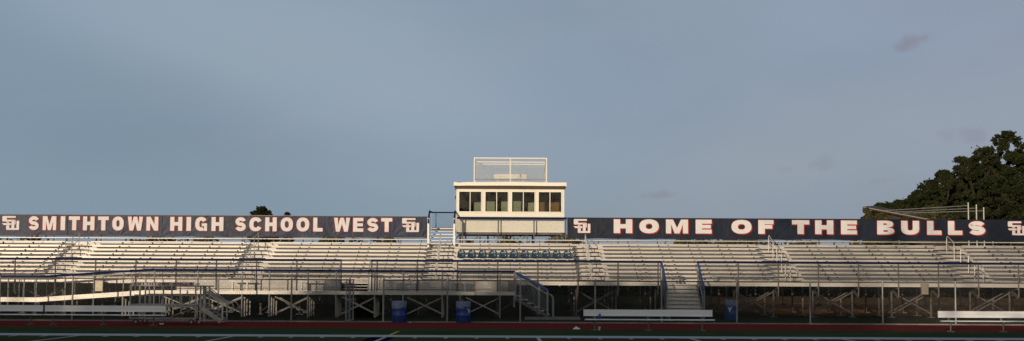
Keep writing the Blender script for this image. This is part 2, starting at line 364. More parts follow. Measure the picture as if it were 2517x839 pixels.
# walkway deck with toe board
mb = MB()
for j in range(9): mb.box(GX0, GX1, FY + 0.02 + j * 0.32, FY + 0.32 + j * 0.32, WZ - 0.05, WZ)
mb.box(GX0, OP1[0], FY - 0.03, FY + 0.015, 1.585, 1.79)
mb.box(OP1[1], OP2[0], FY - 0.03, FY + 0.015, 1.585, 1.79)
mb.box(OP2[1], GX1, FY - 0.03, FY + 0.015, 1.585, 1.79)
obj('walkway', mb, 'alu', stand)
for k in range(1, NR + 1):
    f = seatz(k) - 0.43 if k > 1 else WZ
    y1 = seaty(k) + 0.235
    y0 = y1 - RUN + 0.02
    mb = MB()
    if k > 1:
        for j in range(2):
            a = y0 + j * 0.30; mb.box(GX0, GX1, a, a + 0.285, f - 0.045, f)
        mb.box(GX0, GX1, y0 - 0.012, y0, f - 0.012, f + 0.004)
        obj('footboard', mb, 'alu', stand)
    if k < NR:   # riser closing the step up to the next footboard
        mb = MB(); f2 = seatz(k + 1) - 0.43
        mb.box(GX0, GX1, y1 + 0.012, y1 + 0.03, f + 0.002, f2 - 0.066)
        obj('riser_board', mb, 'riser', stand)
    # seats: one plank per section; the top one runs through
    if k < NR: ss = secs
    else:      ss = [(GX0, AIS[3][0]), (AIS[3][1], GX1)]
    for (a, b) in ss:
        mb = MB(); z = seatz(k); y = seaty(k)
        e = 0.0
        pr = [(y, z - 0.035), (y + 0.012, z - 0.045), (y + 0.235, z - 0.045), (y + 0.245, z - 0.03), (y + 0.245, z), (y + 0.012, z), (y, z - 0.010)]
        mb.prism(pr, 'x', a, b)
        mb.cur = 1
        ff = f
        xx = MX[0] - 3.6 
        while xx < b:
            if xx > a + 0.05 and xx < b - 0.1:
                mb.box(xx, xx + 0.04, y + 0.01, y + 0.20, z - 0.19, z - 0.047)
                mb.box(xx + 0.45, xx + 0.53, y + 0.10, y + 0.20, z - 0.075, z - 0.046)  # small dark block drawn as the bracket's shadow
            xx += 1.52
        obj('seat_plank', mb, ['alu', 'bracket'], stand)
m = MB(); m.box(GX0, GX1, seaty(NR) + 0.262, seaty(NR) + 0.29, seatz(NR) - 0.50, seatz(NR) - 0.205); obj('back_panel', m, 'riser', stand)
# support frames
for i, X in enumerate(MX):
    mb = MB()
    g = lambda y: gz(y) - 0.02
    y1, y2, y3, y4 = FY + 1.25, FY + 3.6, FY + 6.2, FY + 8.8
    for (yy, zt) in ((y1, 1.60), (y2, 1.72), (y3, 2.75), (y4, 3.52)):
        mb.box(X - 0.035, X + 0.035, yy - 0.035, yy + 0.035, g(yy), zt)
        mb.box(X - 0.16, X + 0.16, yy - 0.16, yy + 0.16, g(yy) - 0.02, g(yy) + 0.05)
    mb.bar((X, FY + 0.03, 1.53), (X, FY + 3.2, 1.53), 0.05, 0.10)                # beam under the walkway
    mb.bar((X, FY + 0.05, 1.14), (X, FY + 1.25, 1.50), 0.05, 0.14)                # haunch under the front rail post
    mb.bar((X, FY + 3.0, 1.50), (X, seaty(NR) + 0.3, seatz(NR) - 0.53), 0.05, 0.12)
    obj('support_frame', mb, 'frame', stand)
for i in range(0, len(MX) - 1, 2):
    X, X2 = MX[i], MX[i + 1]
    if i % 2 == 0:
        mb = MB()
        for yy, z0, z1 in ((FY + 1.2, 0.35, 1.35), (FY + 1.9, 0.38, 1.38)):
            mb.bar((X, yy, z1), (X2, yy, z0), 0.03, 0.055); mb.bar((X, yy - 0.09, z0), (X2, yy - 0.09, z1), 0.03, 0.055)
        obj('cross_brace', mb, 'frame', stand)
# closure boards behind the access platform
CX0, CX1 = wx(436, 68.9), wx(1268, 68.9)
mb = MB()
for a, b in ((CX0, OP1[0]), (OP1[1], CX1)):
    for j in range(3): mb.box(a, b, FY - 0.055, FY - 0.035, 1.262 + j * 0.175, 1.262 + j * 0.175 + 0.167)
obj('closure_board', mb, 'riser', stand)
# steps from platform to walkway in the first opening
mb = MB()
for j in range(3):
    z = 1.40 + j * 0.13; mb.box(OP1[0] + 0.1, OP1[1] - 0.14, FY - 0.10 + j * 0.22, FY + 0.14 + j * 0.22, z - 0.04, z)
obj('platform_step', mb, 'alu', stand)
mb = MB(); mb.box(OP1[1] - 0.13, OP1[1] - 0.0, FY - 0.14, FY - 0.06, 1.27, 1.98); obj('step_stringer', mb, 'trim', stand)

def guard(name, x0, x1, Y, zb, zt, px_posts, parent, post_z0, wire='wire', post='darkpost', cap='blue', capr=0.054, wd=0.0062):
    g = MB(); g.tube([(x0, Y, zt), (x1, Y, zt)], capr, 8); root = obj(name, g, cap, parent)
    for X in px_posts:
        p = MB(); p.tube([(X, Y, post_z0), (X, Y, zt - 0.02)], 0.033, 8); obj('post', p, post, root)
    c = MB(); c.chain((x0, Y - 0.04, zb), (x1 - x0, 0, 0), (0, 0, zt - zb - 0.03), .06, wd); obj('mesh_panel', c, wire, root)
    return root
GT = 2.67
def pin(a, b): return [X for X in MX if a < X < b]
guard('guard_rail', GX0, OP1[0], FY - 0.07, 1.78, GT, pin(GX0, OP1[0] - .3) + [OP1[0] - .03], stand, 1.15)
guard('guard_rail', OP1[1], OP2[0], FY - 0.07, 1.78, GT, [OP1[1] + .03] + pin(OP1[1], OP2[0] - .15) + [OP2[0] - .03], stand, 1.15)
guard('guard_rail', OP2[1], GX1, FY - 0.07, 1.78, GT, [OP2[1] + .04] + pin(OP2[1] + .2, GX1), stand, 1.15)
for X, sx in ((OP1[0], -1), (OP1[1], -1)):
    mb = MB(); mb.tube([(X, FY - 0.1, GT - 0.02), (X, FY - 0.5, 2.62), (X, FY - 1.15, 2.15)], 0.02, 8)
    mb.tube([(X, FY - 1.15, 2.15), (X, FY - 1.15, 1.29)], 0.02, 8); obj('handrail', mb, 'galv', stand)
# aisle handrail hoops
def hoop(X, y, zb0, zb1, h=0.95):
    m = MB()
    pts = [(X, y, zb0)]
    pts += [(X, y, zb0 + h - 0.12), (X, y + 0.05, zb0 + h - 0.03), (X, y + 0.15, zb0 + h + 0.04)]
    y2 = y + 1.25
    pts += [(X, y2 - 0.15, zb1 + h - 0.05), (X, y2 - 0.05, zb1 + h - 0.06), (X, y2, zb1 + h - 0.16), (X, y2, zb1)]
    m.tube(pts, 0.021, 8)
    m.tube([(X, y, zb0 + 0.5), (X, y2, zb1 + 0.5)], 0.017, 6)
    return m
footz = lambda y: max(WZ, SZ1 - 0.43 + RISE * round((y - SY1) / RUN))
for n, (a, b) in enumerate(AIS):
    if b < GX0: continue
    X = (a + b) / 2
    fr = (71.3, 73.5, 75.8) if n != 3 else (71.3, 73.5, 75.4)
    for y in fr: obj('handrail', hoop(X, y, footz(y), footz(y + 1.25)), 'alu' if n > 2 else 'galv', stand)
# dark nosing strips on the aisle steps
for n, (a, b) in enumerate(AIS):
    if b < GX0: continue
    for k in range(2, NR + 1):
        m = MB(); f = seatz(k) - 0.43; yb = seaty(k) + 0.235 - RUN + 0.02
        m.box(a + 0.03, b - 0.03, yb - 0.03, yb - 0.013, f - 0.048, f + 0.002); obj('step_nosing', m, 'rubber', stand)
# back fence of the stand
BY = 78.25; BT = 5.10
PX_L, PX_M0, PX_M1 = wx(1049, BY), wx(1122, BY), wx(1393, BY)
bp = [GX0 + 2.44 * i for i in range(30)]
guard('back_fence', GX0, PX_L, BY, 3.86, BT + 0.02, [x for x in bp if x < PX_L], stand, 3.2, post='galv', cap='galv', capr=0.02)
guard('back_fence', PX_M0, PX_M1, BY, 3.86, BT - 0.04, [wx(p, BY) for p in (1136, 1224, 1312, 1390)], stand, 3.2, cap='blue', capr=0.058, wd=.0026)
guard('back_fence', PX_M1 + 0.02, GX1, BY, 3.86, BT - 0.02, [x for x in bp if x > PX_M1], stand, 3.2, post='galv', cap='galv', capr=0.02)
# central stair down to the ground
m = MB()
NS = 8; sx0, sx1 = OP2[0] + 0.06, OP2[1] - 0.02
for j in range(NS):
    z = WZ - (j + 1) * 0.172; y = FY - 0.02 - (j + 1) * 0.285
    m.box(sx0, sx1, y, y + 0.30, z - 0.04, z)
    m.box(sx0, sx1, y + 0.285, y + 0.297, z + 0.002, z + 0.095)
st = obj('stair', m, 'alu', stand)
for X in (sx0 - 0.025, sx1 + 0.025):
    m = MB(); m.bar((X, FY, WZ - 0.1), (X, FY - 2.3, 0.2), 0.03, 0.2); obj('stringer', m, 'frame', st)
for X in (OP2[0], OP2[1] + 0.04):
    m = MB(); m.tube([(X, FY - 0.08, GT - 0.05), (X, FY - 2.25, 1.42)], 0.045, 8); sr = obj('stair_rail', m, 'bluebright', stand)
    for y, zt in ((FY - 0.15, 2.6), (FY - 2.25, 1.40)):
        m = MB(); m.tube([(X, y, 0.15), (X, y, zt)], 0.028, 8); obj('post', m, 'galv', sr)
    m = MB(); m.chain((X, FY - 0.1, 1.75), (0, -2.15, -1.25), (0, 0, 0.85)); obj('mesh_panel', m, 'wire', sr)
    s = 0.09 if X < OP2[0] + .5 else -0.09
    m = MB(); m.tube([(X + s, FY - 0.0, 2.45), (X + s, FY - 2.2, 1.2), (X + s, FY - 2.4, 1.08), (X + s, FY - 2.45, 0.95), (X + s, FY - 2.45, 0.12)], 0.02, 8); obj('handrail', m, 'galv', sr)
# stair up to the press box
m = MB(); ax, bx = AIS[3]
ux0, ux1 = wx(1056, 78), wx(1114, 78)
steps = []
for j in range(5):
    z = 3.70 + j * 0.17; y = 77.3 + j * 0.27
    m.box(ux0, ux1, y, y + 0.26, z - 0.04, z)
m.box(ux0, ux1, 78.62, 80.2, 4.48, 4.53)
ps = obj('press_stair', m, 'alu', stand)
for X in (ux0 - 0.06, ux1 + 0.05):
    m = MB(); m.box(X - 0.05, X + 0.05, 77.30, 77.36, 3.40, 5.0); m.bar((X, 77.33, 3.55), (X, 78.7, 4.45), 0.04, 0.18); m.box(X - 0.03, X + 0.03, 78.6, 78.66, 3.4, 5.4)
    sp_ = obj('post', m, 'trim', ps)
    m = MB(); m.tube([(X, 77.3, 4.72), (X, 77.32, 4.95), (X, 78.6, 5.42), (X, 80.2, 5.45)], 0.045, 8); obj('rail_cap', m, 'blue', ps)
    m = MB(); m.chain((X + 0.02, 77.3, 3.95), (0, 1.3, 0.5), (0, 0, 0.95)); obj('mesh_panel', m, 'wire', ps)
m = MB(); m.tube([(ux0 - 0.1, 80.2, 5.43), (ux1 + 0.15, 80.2, 5.43)], 0.035, 8); obj('rail_cap', m, 'blue', ps)
m = MB(); m.chain((ux0, 80.2, 4.55), (ux1 - ux0, 0, 0), (0, 0, 0.86)); m.tube([(ux0, 80.2, 4.6), (ux1, 80.2, 4.6)], 0.012, 6); m.tube([(ux0 + .2, 80.2, 4.5), (ux0 + .2, 80.2, 5.4)], 0.02, 6); obj('mesh_panel', m, 'wire', ps)

# ------------------------------------------------------------------ access ramp and platform in front of the stand
RY0, RY1 = 67.1, FY - 0.12
rp = thing('access_ramp', 'aluminium access ramp and raised platform with navy padded rails, in front of the grandstand', 'ramp', (wx(430, RY0), RY0, 0.1))
PX1 = wx(1266, RY0); PX0 = wx(362, RY0); LX = wx(92, RY0); PZ = 1.28; LZ = 0.93
m = MB()
m.box(PX0, PX1, RY0, RY0 + 0.05, PZ - 0.155, PZ); 
nb = 5
for j in range(nb):
    a = RY0 + 0.06 + j * (RY1 - RY0 - 0.06) / nb; m.box(PX0, PX1, a, a + (RY1 - RY0 - 0.06) / nb - 0.012, PZ - 0.05, PZ - 0.004)
obj('platform_deck', m, 'alu', rp)
m = MB()
m.mesh([(LX, RY0, LZ - .2), (PX0, RY0, PZ - .2), (PX0, RY0, PZ), (LX, RY0, LZ), (LX, RY1, LZ - .2), (PX0, RY1, PZ - .2), (PX0, RY1, PZ), (LX, RY1, LZ)],
       [(0, 1, 2, 3), (3, 2, 6, 7), (0, 4, 5, 1), (4, 7, 6, 5)])
obj('ramp_deck', m, 'alu', rp)
m = MB(); m.box(GX0, LX, RY0, RY1, LZ - 0.2, LZ); obj('landing_deck', m, 'alu', rp)
def rz_(px):
    X = wx(px, RY0)
    if X < LX: return LZ
    if X > PX0: return PZ
    return LZ + (PZ - LZ) * (X - LX) / (PX0 - LX)
posts_front = [-60, 20, 59, 89, 160, 230, 303, 379, 486, 595, 662, 757, 826, 921, 991, 1087, 1131, 1229, 1264]
for side, Y, mt, dz in (('f', RY0 + 0.03, 'blue', 0.90), ('b', RY1 - 0.03, 'alu', 0.82)):
    m = MB()
    X1 = PX1 if side == 'f' else PX0
    pts = [(GX0, Y, LZ + dz), (LX, Y, LZ + dz), (PX0, Y, PZ + dz)] + ([(PX1, Y, PZ + dz)] if side == 'f' else [])
    m.tube(pts, 0.05 if side == 'f' else 0.018, 8)
    rail = obj('ramp_rail', m, mt, rp)
    for p in posts_front:
        if side == 'b' and p > 380: continue
        X = wx(p, RY0)
        zb = 0.12 if p not in (991, 1131, 1264, 20) else 0.6
        q = MB(); q.tube([(X, Y, zb), (X, Y, rz_(p) + dz - 0.01)], 0.032 if side == 'f' else 0.018, 8); obj('post', q, 'galv', rail)
    m = MB()
    m.chain((GX0, Y - 0.03, LZ + .04), (LX - GX0, 0, 0), (0, 0, dz - .05), .06, .0022); m.chain((LX, Y - 0.03, LZ + .04), (PX0 - LX, 0, PZ - LZ), (0, 0, dz - .05), .06, .0022)
    if side == 'f': m.chain((PX0, Y - 0.03, PZ + .04), (PX1 - PX0, 0, 0), (0, 0, dz - .05)); m.tube([(PX0, Y, PZ + .08), (PX1, Y, PZ + .08)], 0.015, 6)
    obj('mesh_panel', m, 'bracket', rail)
for p in (300, 400, 500, 595, 662, 757, 826, 921, 1087, 1229):
    X = wx(p, RY0); m = MB()
    for yy in (RY0 + 0.15, RY0 + 0.75, RY1 - 0.2, RY1 + 0.6):
        m.box(X - 0.027, X + 0.027, yy - 0.027, yy + 0.027, 0.12, rz_(p) - 0.21)
    m.bar((X, RY0 + 0.1, rz_(p) - 0.25), (X, RY1 - 0.1, rz_(p) - 0.25), 0.05, 0.08)
    obj('ramp_frame', m, 'rampframe', rp)
for a, b in ((400, 500), (500, 595), (675, 757), (840, 921), (1000, 1087), (1145, 1229)):
    X, X2 = wx(a, RY0), wx(b, RY0); m = MB()
    for yy in (RY0 + 0.12, RY0 + 0.9):
        m.bar((X, yy, 1.02), (X2, yy, 0.28), 0.03, 0.042); m.bar((X, yy + 0.08, 0.28), (X2, yy + 0.08, 1.02), 0.03, 0.042)
    obj('cross_brace', m, 'rampframe', rp)
# stair at the end of the platform, going down to the right
EX = wx(1347, RY0)
m = MB()
for j in range(6):
    X = PX1 + 0.04 + j * (EX - PX1) / 6; z = PZ - 0.16 - j * 0.165
    m.box(X, X + 0.29, RY0 + 0.1, RY1 - 0.1, z - 0.04, z)
es = obj('end_stair', m, 'alu', rp)
for Y in (RY0 + 0.03, RY1 - 0.06):
    m = MB(); m.bar((PX1, Y, PZ - 0.28), (EX, Y, 0.20), 0.04, 0.14); obj('stringer', m, 'frame', es)
    m = MB(); m.tube([(PX1 + 0.03, Y, 2.13), (EX, Y, 1.36)], 0.055, 8); sr = obj('stair_rail', m, 'bluebright', es)
    m = MB()
    for X, z0, z1 in ((PX1 + 0.03, .9, 2.12), (wx(1326, RY0), 0.3, 1.56), (EX, 0.3, 1.34)): m.tube([(X, Y, z0), (X, Y, z1)], 0.028, 8)
    m.tube([(PX1, Y, 1.15), (EX, Y, 0.42)], 0.014, 6); m.chain((PX1, Y - .02, 1.15), (EX - PX1, 0, -0.73), (0, 0, 0.92))
    m.tube([(PX1 + .1, Y - .08, 1.95), (EX - .05, Y - .08, 1.20), (EX + .12, Y - .08, 1.17), (EX + .2, Y - .08, 1.12), (EX + .25, Y - .08, 1.0), (EX + .25, Y - .08, 0.15)], 0.024, 8)
    obj('post', m, 'galv', es)
# cream box hung on the ramp, tan box on the platform, tan box under the right stand
def small_box(name, px0, px1, py0, py1, Y, dpt, mt, label, cat):
    x0, x1 = wx(px0, Y), wx(px1, Y); z1, z0 = wz((px0 + px1) / 2, py0, Y), wz((px0 + px1) / 2, py1, Y)
    t = thing(name, label, cat, ((x0 + x1) / 2, Y, z0))
    m = MB(); m.box(x0, x1, Y, Y + dpt, z0, z1 - 0.03); obj('housing', m, mt, t)
    m = MB(); m.box(x0 - 0.012, x1 + 0.012, Y - 0.015, Y + dpt + 0.01, z1 - 0.03, z1); obj('lid', m, mt, t)
    m = MB(); m.tube([(x0 + .06, Y + dpt + .02, z1 - .1), (x1 - .06, Y + dpt + .02, z1 - .1)], .012, 6); obj('mounting_bar', m, 'galv', t)
    return t
small_box('utility_box', 234, 252, 690, 716, RY1 - 0.3, 0.16, 'yellowbox', 'cream box hanging on the rear rail of the ramp, left side', 'box')
small_box('utility_box', 1249, 1264, 690, 718, RY1 - 0.5, 0.15, 'tan', 'tan box at the right end of the raised platform beside the blue stair', 'box')
small_box('utility_box', 2265, 2282, 698, 724, FY - 0.25, 0.14, 'tan', 'dull tan metal box hanging from the front edge of the right stand', 'box')

# four low companion benches on the platform
def low_bench(loc, label):
    t = thing('platform_bench', label, 'bench', loc, 0, 'short benches on the raised platform')
    m = MB(); m.box(-0.47, 0.47, -0.13, 0.13, 0.40, 0.44); obj('seat', m, 'alu', t)
    for s in (-1, 1):
        m = MB(); m.box(s * 0.33 - 0.025, s * 0.33 + 0.025, -0.10, 0.10, 0.0, 0.40); m.box(s * .33 - .05, s * .33 + .05, -.12, .12, 0, .015); obj('leg', m, 'alu', t)
    return t
lbY = 68.0
pb = None
for p, lab in ((590, 'short silver bench on the platform, nearest the white wheeled scaffold stair'), (760, 'short silver bench on the platform just left of the steps up to the seats'),
               (990, 'short silver bench on the platform above the plain blue trash drum'), (1125, 'short silver bench on the platform above the drum with the white emblem')):
    L_ = (wx(p, lbY), lbY, PZ)
    if pb is None:
        bpy_l = L_; pb = thing('platform_bench', lab, 'bench', (0, 0, 0), 0, 'short benches on the raised platform')
        m = MB(); m.box(-0.47, 0.47, -0.13, 0.13, 0.40, 0.44); obj('seat', m, 'alu', pb)
        for s in (-1, 1):
            m = MB(); m.box(s * 0.33 - 0.025, s * 0.33 + 0.025, -0.10, 0.10, 0.0, 0.40); m.box(s * .33 - .05, s * .33 + .05, -.12, .12, 0, .015); obj('leg', m, 'alu', pb)
        pb.location = L_
    else: dup(pb, L_, lab)

# ------------------------------------------------------------------ lettering
def ring(w_, ts, tb, a0, a1, n=30, ox=0, oy=0, H=1.0, e=2.35):
    """band between two super-ellipses, a list of quads"""
    def P(rx, ry, a):
        c, s = math.cos(a), math.sin(a)
        return (ox + w_ / 2 + rx * math.copysign(abs(c) ** (2 / e), c), oy + H / 2 + ry * math.copysign(abs(s) ** (2 / e), s))
    q = []
    for i in range(n):
        t0 = a0 + (a1 - a0) * i / n; t1 = a0 + (a1 - a0) * (i + 1) / n
        q.append([P(w_ / 2, H / 2, t0), P(w_ / 2, H / 2, t1), P(w_ / 2 - ts, H / 2 - tb, t1), P(w_ / 2 - ts, H / 2 - tb, t0)])
    return q
def strip(pts, th):
    q = []; nn = []
    for i, p in enumerate(pts):
        a = pts[max(0, i - 1)]; b = pts[min(len(pts) - 1, i + 1)]
        dx, dy = b[0] - a[0], b[1] - a[1]; l = math.hypot(dx, dy); nn.append((-dy / l, dx / l))
    for i in range(len(pts) - 1):
        def o(j, s):
            t = th(j / (len(pts) - 1), nn[j]) / 2
            return (pts[j][0] + s * nn[j][0] * t, pts[j][1] + s * nn[j][1] * t)
        q.append([o(i, 1), o(i + 1, 1), o(i + 1, -1), o(i, -1)])
    return q
def glyph(ch, w_, ts, tb):
    rc = lambda a, b, c, d: [(a, c), (b, c), (b, d), (a, d)]
    if ch == 'I': return [rc(0, w_, 0, 1)]
    if ch == 'H': return [rc(0, ts, 0, 1), rc(w_ - ts, w_, 0, 1), rc(ts, w_ - ts, .5 - tb / 2, .5 + tb / 2)]
    if ch == 'T': return [rc(0, w_, 1 - tb, 1), rc(w_ / 2 - ts / 2, w_ / 2 + ts / 2, 0, 1 - tb)]
    if ch == 'L': return [rc(0, ts, 0, 1), rc(ts, w_, 0, tb)]
    if ch == 'E': return [rc(0, ts, 0, 1), rc(ts, w_, 0, tb * .95), rc(ts, w_ * .95, .5 - tb * .42, .5 + tb * .42), rc(ts, w_, 1 - tb * .95, 1)]
    if ch == 'F': return [rc(0, ts, 0, 1), rc(ts, w_ * .92, .38, .38 + tb * .9), rc(ts, w_, 1 - tb, 1)]
    if ch == 'M':
        i = ts * .80
        return [[(0, 0), (i, 0), (i, .66), (w_ / 2 - ts * .38, 0), (w_ / 2 + ts * .38, 0), (w_ - i, .66), (w_ - i, 0), (w_, 0), (w_, 1), (w_ - ts * 1.1, 1), (w_ / 2, .38), (ts * 1.1, 1), (0, 1)]]
    if ch == 'N':
        i = ts * .92
        return [[(0, 0), (i, 0), (i, .56), (w_ - ts, 0), (w_, 0), (w_, 1), (w_ - i, 1), (w_ - i, .44), (ts, 1), (0, 1)]]
    if ch == 'W':
        q = w_ / 4; t = ts * .95
        return [[(0, 1), (q - t * .5, 0), (q + t * .45, 0), (w_ / 2, .58), (w_ - q - t * .45, 0), (w_ - q + t * .5, 0), (w_, 1), (w_ - t, 1), (w_ - q + .0, .42), (w_ / 2 + t * .45, 1), (w_ / 2 - t * .45, 1), (q, .42), (t, 1)]]
    if ch == 'O': return ring(w_, ts, tb, 0, 2 * math.pi, 40)
    if ch == 'C': return ring(w_, ts, tb, R(28), R(332), 34)
    if ch == 'G': return ring(w_, ts, tb, R(32), R(300), 30) + [rc(w_ * .55, w_, .34, .34 + tb * .8), rc(w_ - ts * .75, w_, 0, .335)]
    if ch == 'U':
        return [rc(0, ts, .42, 1), rc(w_ - ts, w_, .42, 1)] + ring(w_, ts, tb, math.pi, 2 * math.pi, 22, 0, 0, .84)
    if ch == 'B':
        q = [rc(0, ts, 0, 1)]
        for oy, H, ww in ((.5, .5, w_ * .94), (0, .5, w_)):
            q += ring(2 * (ww - ts), ts * 0.95, tb * .62, -math.pi / 2, math.pi / 2, 18, -(ww - ts) + ts, oy, H, 2.8)
        return q
    if ch == 'S':
        ry = (.5 - tb / 2) / 2; rx = w_ / 2 - ts * .45; c = w_ / 2
        pts = [(c + rx * math.cos(a), .5 + ry + ry * math.sin(a)) for a in [R(12 + (255 - 12) * i / 18) for i in range(19)]]
        pts += [(c + rx * math.cos(a), .5 - ry + ry * math.sin(a)) for a in [R(75 - (75 + 168) * i / 18) for i in range(19)]]
        return strip(pts, lambda t, n: tb * abs(n[1]) + ts * .92 * (1 - abs(n[1])) if True else tb)
    return []
LOGO = [[(75, 112), (88, 100), (165, 100), (165, 210), (88, 210), (75, 197)], [(165, 100), (345, 100), (345, 135), (165, 135)], [(165, 175), (255, 175), (255, 210), (165, 210)],
        [(255, 175), (330, 175), (345, 190), (255, 190)], [(328, 190.5), (345, 190.5), (345, 270), (328, 270)], [(160, 217), (213, 217), (213, 235), (160, 235)],
        [(72, 245), (250, 245), (250, 282), (105, 282)], [(158, 288), (220, 288), (220, 380), (168, 380), (158, 370)], [(220, 345), (365, 345), (365, 380), (220, 380)],
        [(262, 195), (322, 195), (322, 344.5), (262, 344.5)], [(365, 195), (418, 195), (418, 370), (408, 380), (365, 380)]]
def letters(root, specs, Y, zb, H, tsf, tb, name='lettering', reds=0.024, red_shift=(0.03, -0.03), z_fn=None):
    lay = []
    for ch, p0, p1 in specs:
        x0, x1 = wx(p0, Y, 560), wx(p1, Y, 560); W = (x1 - x0) / H
        if ch == '@': polys = [[((p[0] - 72) / 346 * (x1 - x0) + x0, zb + (380 - p[1]) / 280 * H) for p in q] for q in LOGO]
        else:
            ts = min(tsf, W * 0.46 if ch not in 'MW' else W * .3) if ch != 'I' else W
            if ch == 'S': ts = min(ts, W * .36)
            polys = [[(x0 + p[0] * H, zb + p[1] * H) for p in q] for q in glyph(ch, W, ts, tb)]
        lay.append((ch, polys))
    for ch, polys in lay:
        m = MB()
        for qi, q in enumerate(polys): m.face([(x, Y - 0.0145 - 0.00012 * qi, z) for x, z in q])
        lt = obj('letter' if ch != '@' else 'logo', m, 'letter', root)
        m = MB()
        rr_ = reds * (.5 if ch == '@' else 1)
        for k in range(10 if ch != '@' else 9):
            if k < 8: dx, dz = rr_ * math.cos(k * math.pi / 4), rr_ * math.sin(k * math.pi / 4)
            elif k == 8: dx, dz = red_shift if ch != '@' else (.5 * red_shift[0], .5 * red_shift[1])
            else: dx, dz = red_shift[0] * 1.6, red_shift[1] * 1.6
            for q in polys: m.face([(x + dx, Y - 0.008 - 0.0006 * k, z + dz) for x, z in q])
        obj('outline', m, 'red', lt)
def banner(label, x0, x1, mt, specs, tsf, tb, seed, amp, rs):
    t = thing('banner', label, 'banner', ((x0 + x1) / 2, BY - 0.06, 4.02), 0)
    rr = random.Random(seed); m = MB()
    n = int((x1 - x0) / 0.06); nz = 18; vs = []; fs = []
    ph = [rr.uniform(0, 6) for _ in range(8)]
    for j in range(nz + 1):
        for i in range(n + 1):
            X = x0 + (x1 - x0) * i / n; v = j / nz
            seam = 0.5 * (math.sin(X * 2.3 + ph[0]) + math.sin(X * 3.7 + ph[1] + v) + 0.6 * math.sin(X * 7.1 + ph[2] + 2.5 * v))
            dy = amp * seam * (1.15 - v) - 0.0
            kk = round((X - x0) / 1.3)
            for tk in (kk - 1, kk, kk + 1):
                tx = x0 + tk * 1.3 + .3 * math.sin(tk * 7.3); tv = -0.05 if tk % 3 else 1.05
                rx_, rz2 = X - tx, (v - tv) * 1.1; r_ = math.hypot(rx_, rz2)
                dy += amp * 1.1 * math.sin(math.atan2(rz2, rx_) * (9 + tk % 4) + tk) * math.exp(-r_ / .5) * min(1, r_ / .12)
            zz = 4.01 + 1.10 * v + (0.012 * math.sin(X * 1.7 + ph[3]) + 0.01 * math.sin(X * 4.1)) * (1 - v)
            vs.append((X, BY - 0.055 + max(-0.03, min(0.03, dy)), zz))
    for j in range(nz):
        for i in range(n): fs.append((j * (n + 1) + i, j * (n + 1) + i + 1, (j + 1) * (n + 1) + i + 1, (j + 1) * (n + 1) + i))
    m.mesh(vs, fs); cl = obj('cloth', m, mt, t, smooth=True)
    m = MB()
    xx = x0 + 3.1
    while xx < x1 - 1: m.box(xx, xx + .03, BY - .0885, BY - .0865, 4.03, 5.09); xx += 4.9
    obj('seam', m, mt, t)
    letters(t, specs, BY - 0.075, 4.31, 0.715, tsf, tb, red_shift=rs)
    return t
LEFT = [('@', 5, 47), ('S', 71, 95), ('M', 105, 138), ('I', 149, 160), ('T', 169, 196), ('H', 204, 232), ('T', 241, 267), ('O', 276, 304), ('W', 314, 351), ('N', 360, 389),
        ('H', 418.5, 448), ('I', 458.5, 469.5), ('G', 480, 509), ('H', 520, 549), ('S', 579, 604), ('C', 613, 644), ('H', 652, 680), ('O', 690, 720), ('O', 729, 760), ('L', 770, 793),
        ('W', 821, 860), ('E', 868, 893), ('S', 903, 929.5), ('T', 937, 964), ('@', 988, 1030)]
RIGHT = [('@', 1410, 1451), ('H', 1508.6, 1554), ('O', 1571.7, 1619), ('M', 1637, 1691), ('E', 1710, 1749), ('O', 1798, 1847), ('F', 1864, 1901), ('T', 1946.7, 1989), ('H', 2003.6, 2048), ('E', 2067, 2106),
         ('B', 2156, 2197.7), ('U', 2215, 2259), ('L', 2278.6, 2313.7), ('L', 2330, 2365), ('S', 2380.5, 2422), ('@', 2477, 2519)]
banner('wrinkled grey navy banner reading SMITHTOWN HIGH SCHOOL WEST on the left back fence', GX0, wx(1049, BY), 'navyL', LEFT, 0.29, 0.25, 3, 0.012, (-0.018, -0.01))
banner('dark navy banner reading HOME OF THE BULLS on the right back fence', wx(1394, BY), GX1, 'navy', RIGHT, 0.46, 0.30, 9, 0.006, (0.032, -0.032))

# ------------------------------------------------------------------ press box
PY = 78.65; PD = 3.0
px0, px1 = wx(1121.5, PY, 520), wx(1387, PY, 520)
pbx = thing('press_box', 'cream press box with four double windows above the middle of the grandstand', 'press box', ((px0 + px1) / 2, PY, 4.38))
ZB, ZS, ZW0, ZW1, ZR = 4.36, 5.27, 5.42, 6.53, 6.66
WIN = [(1127, 1184), (1191.5, 1250), (1257, 1315.5), (1322.5, 1381)]
WX = [(wx(a, PY, 500), wx(b, PY, 500)) for a, b in WIN]
m = MB()
m.box(px0, px1, PY, PY + 0.08, ZB, ZW0); m.box(px0, px1, PY, PY + 0.08, ZW1, ZR)
xs_ = [px0] + [v for ab in WX for v in ab] + [px1]
for i in range(0, len(xs_), 2): m.box(xs_[i], xs_[i + 1], PY, PY + 0.08, ZW0 + 0.001, ZW1 - 0.001)
m.box(px0, px0 + 0.06, PY + 0.081, PY + PD, ZB, ZR); m.box(px1 - 0.06, px1, PY + 0.081, PY + PD, ZB, ZR)
m.box(px0 + .061, px1 - .061, PY + PD - 0.06, PY + PD, ZB, ZR); m.box(px0 + .061, px1 - .061, PY + .081, PY + PD - .061, ZB, ZB + .08)
obj('wall', m, 'box', pbx)
m = MB()
m.box(px0 - 0.012, px1 + 0.012, PY - 0.02, PY - 0.001, ZS - 0.025, ZS + 0.02)
for p in (1188, 1253.5, 1319): m.box(wx(p, PY, 500) - 0.012, wx(p, PY, 500) + 0.012, PY - 0.012, PY - 0.001, ZS + 0.021, ZR)
for p in (1190, 1255, 1322): m.box(wx(p, PY, 500) - 0.005, wx(p, PY, 500) + 0.005, PY - 0.006, PY - 0.001, ZB, ZS - 0.026)
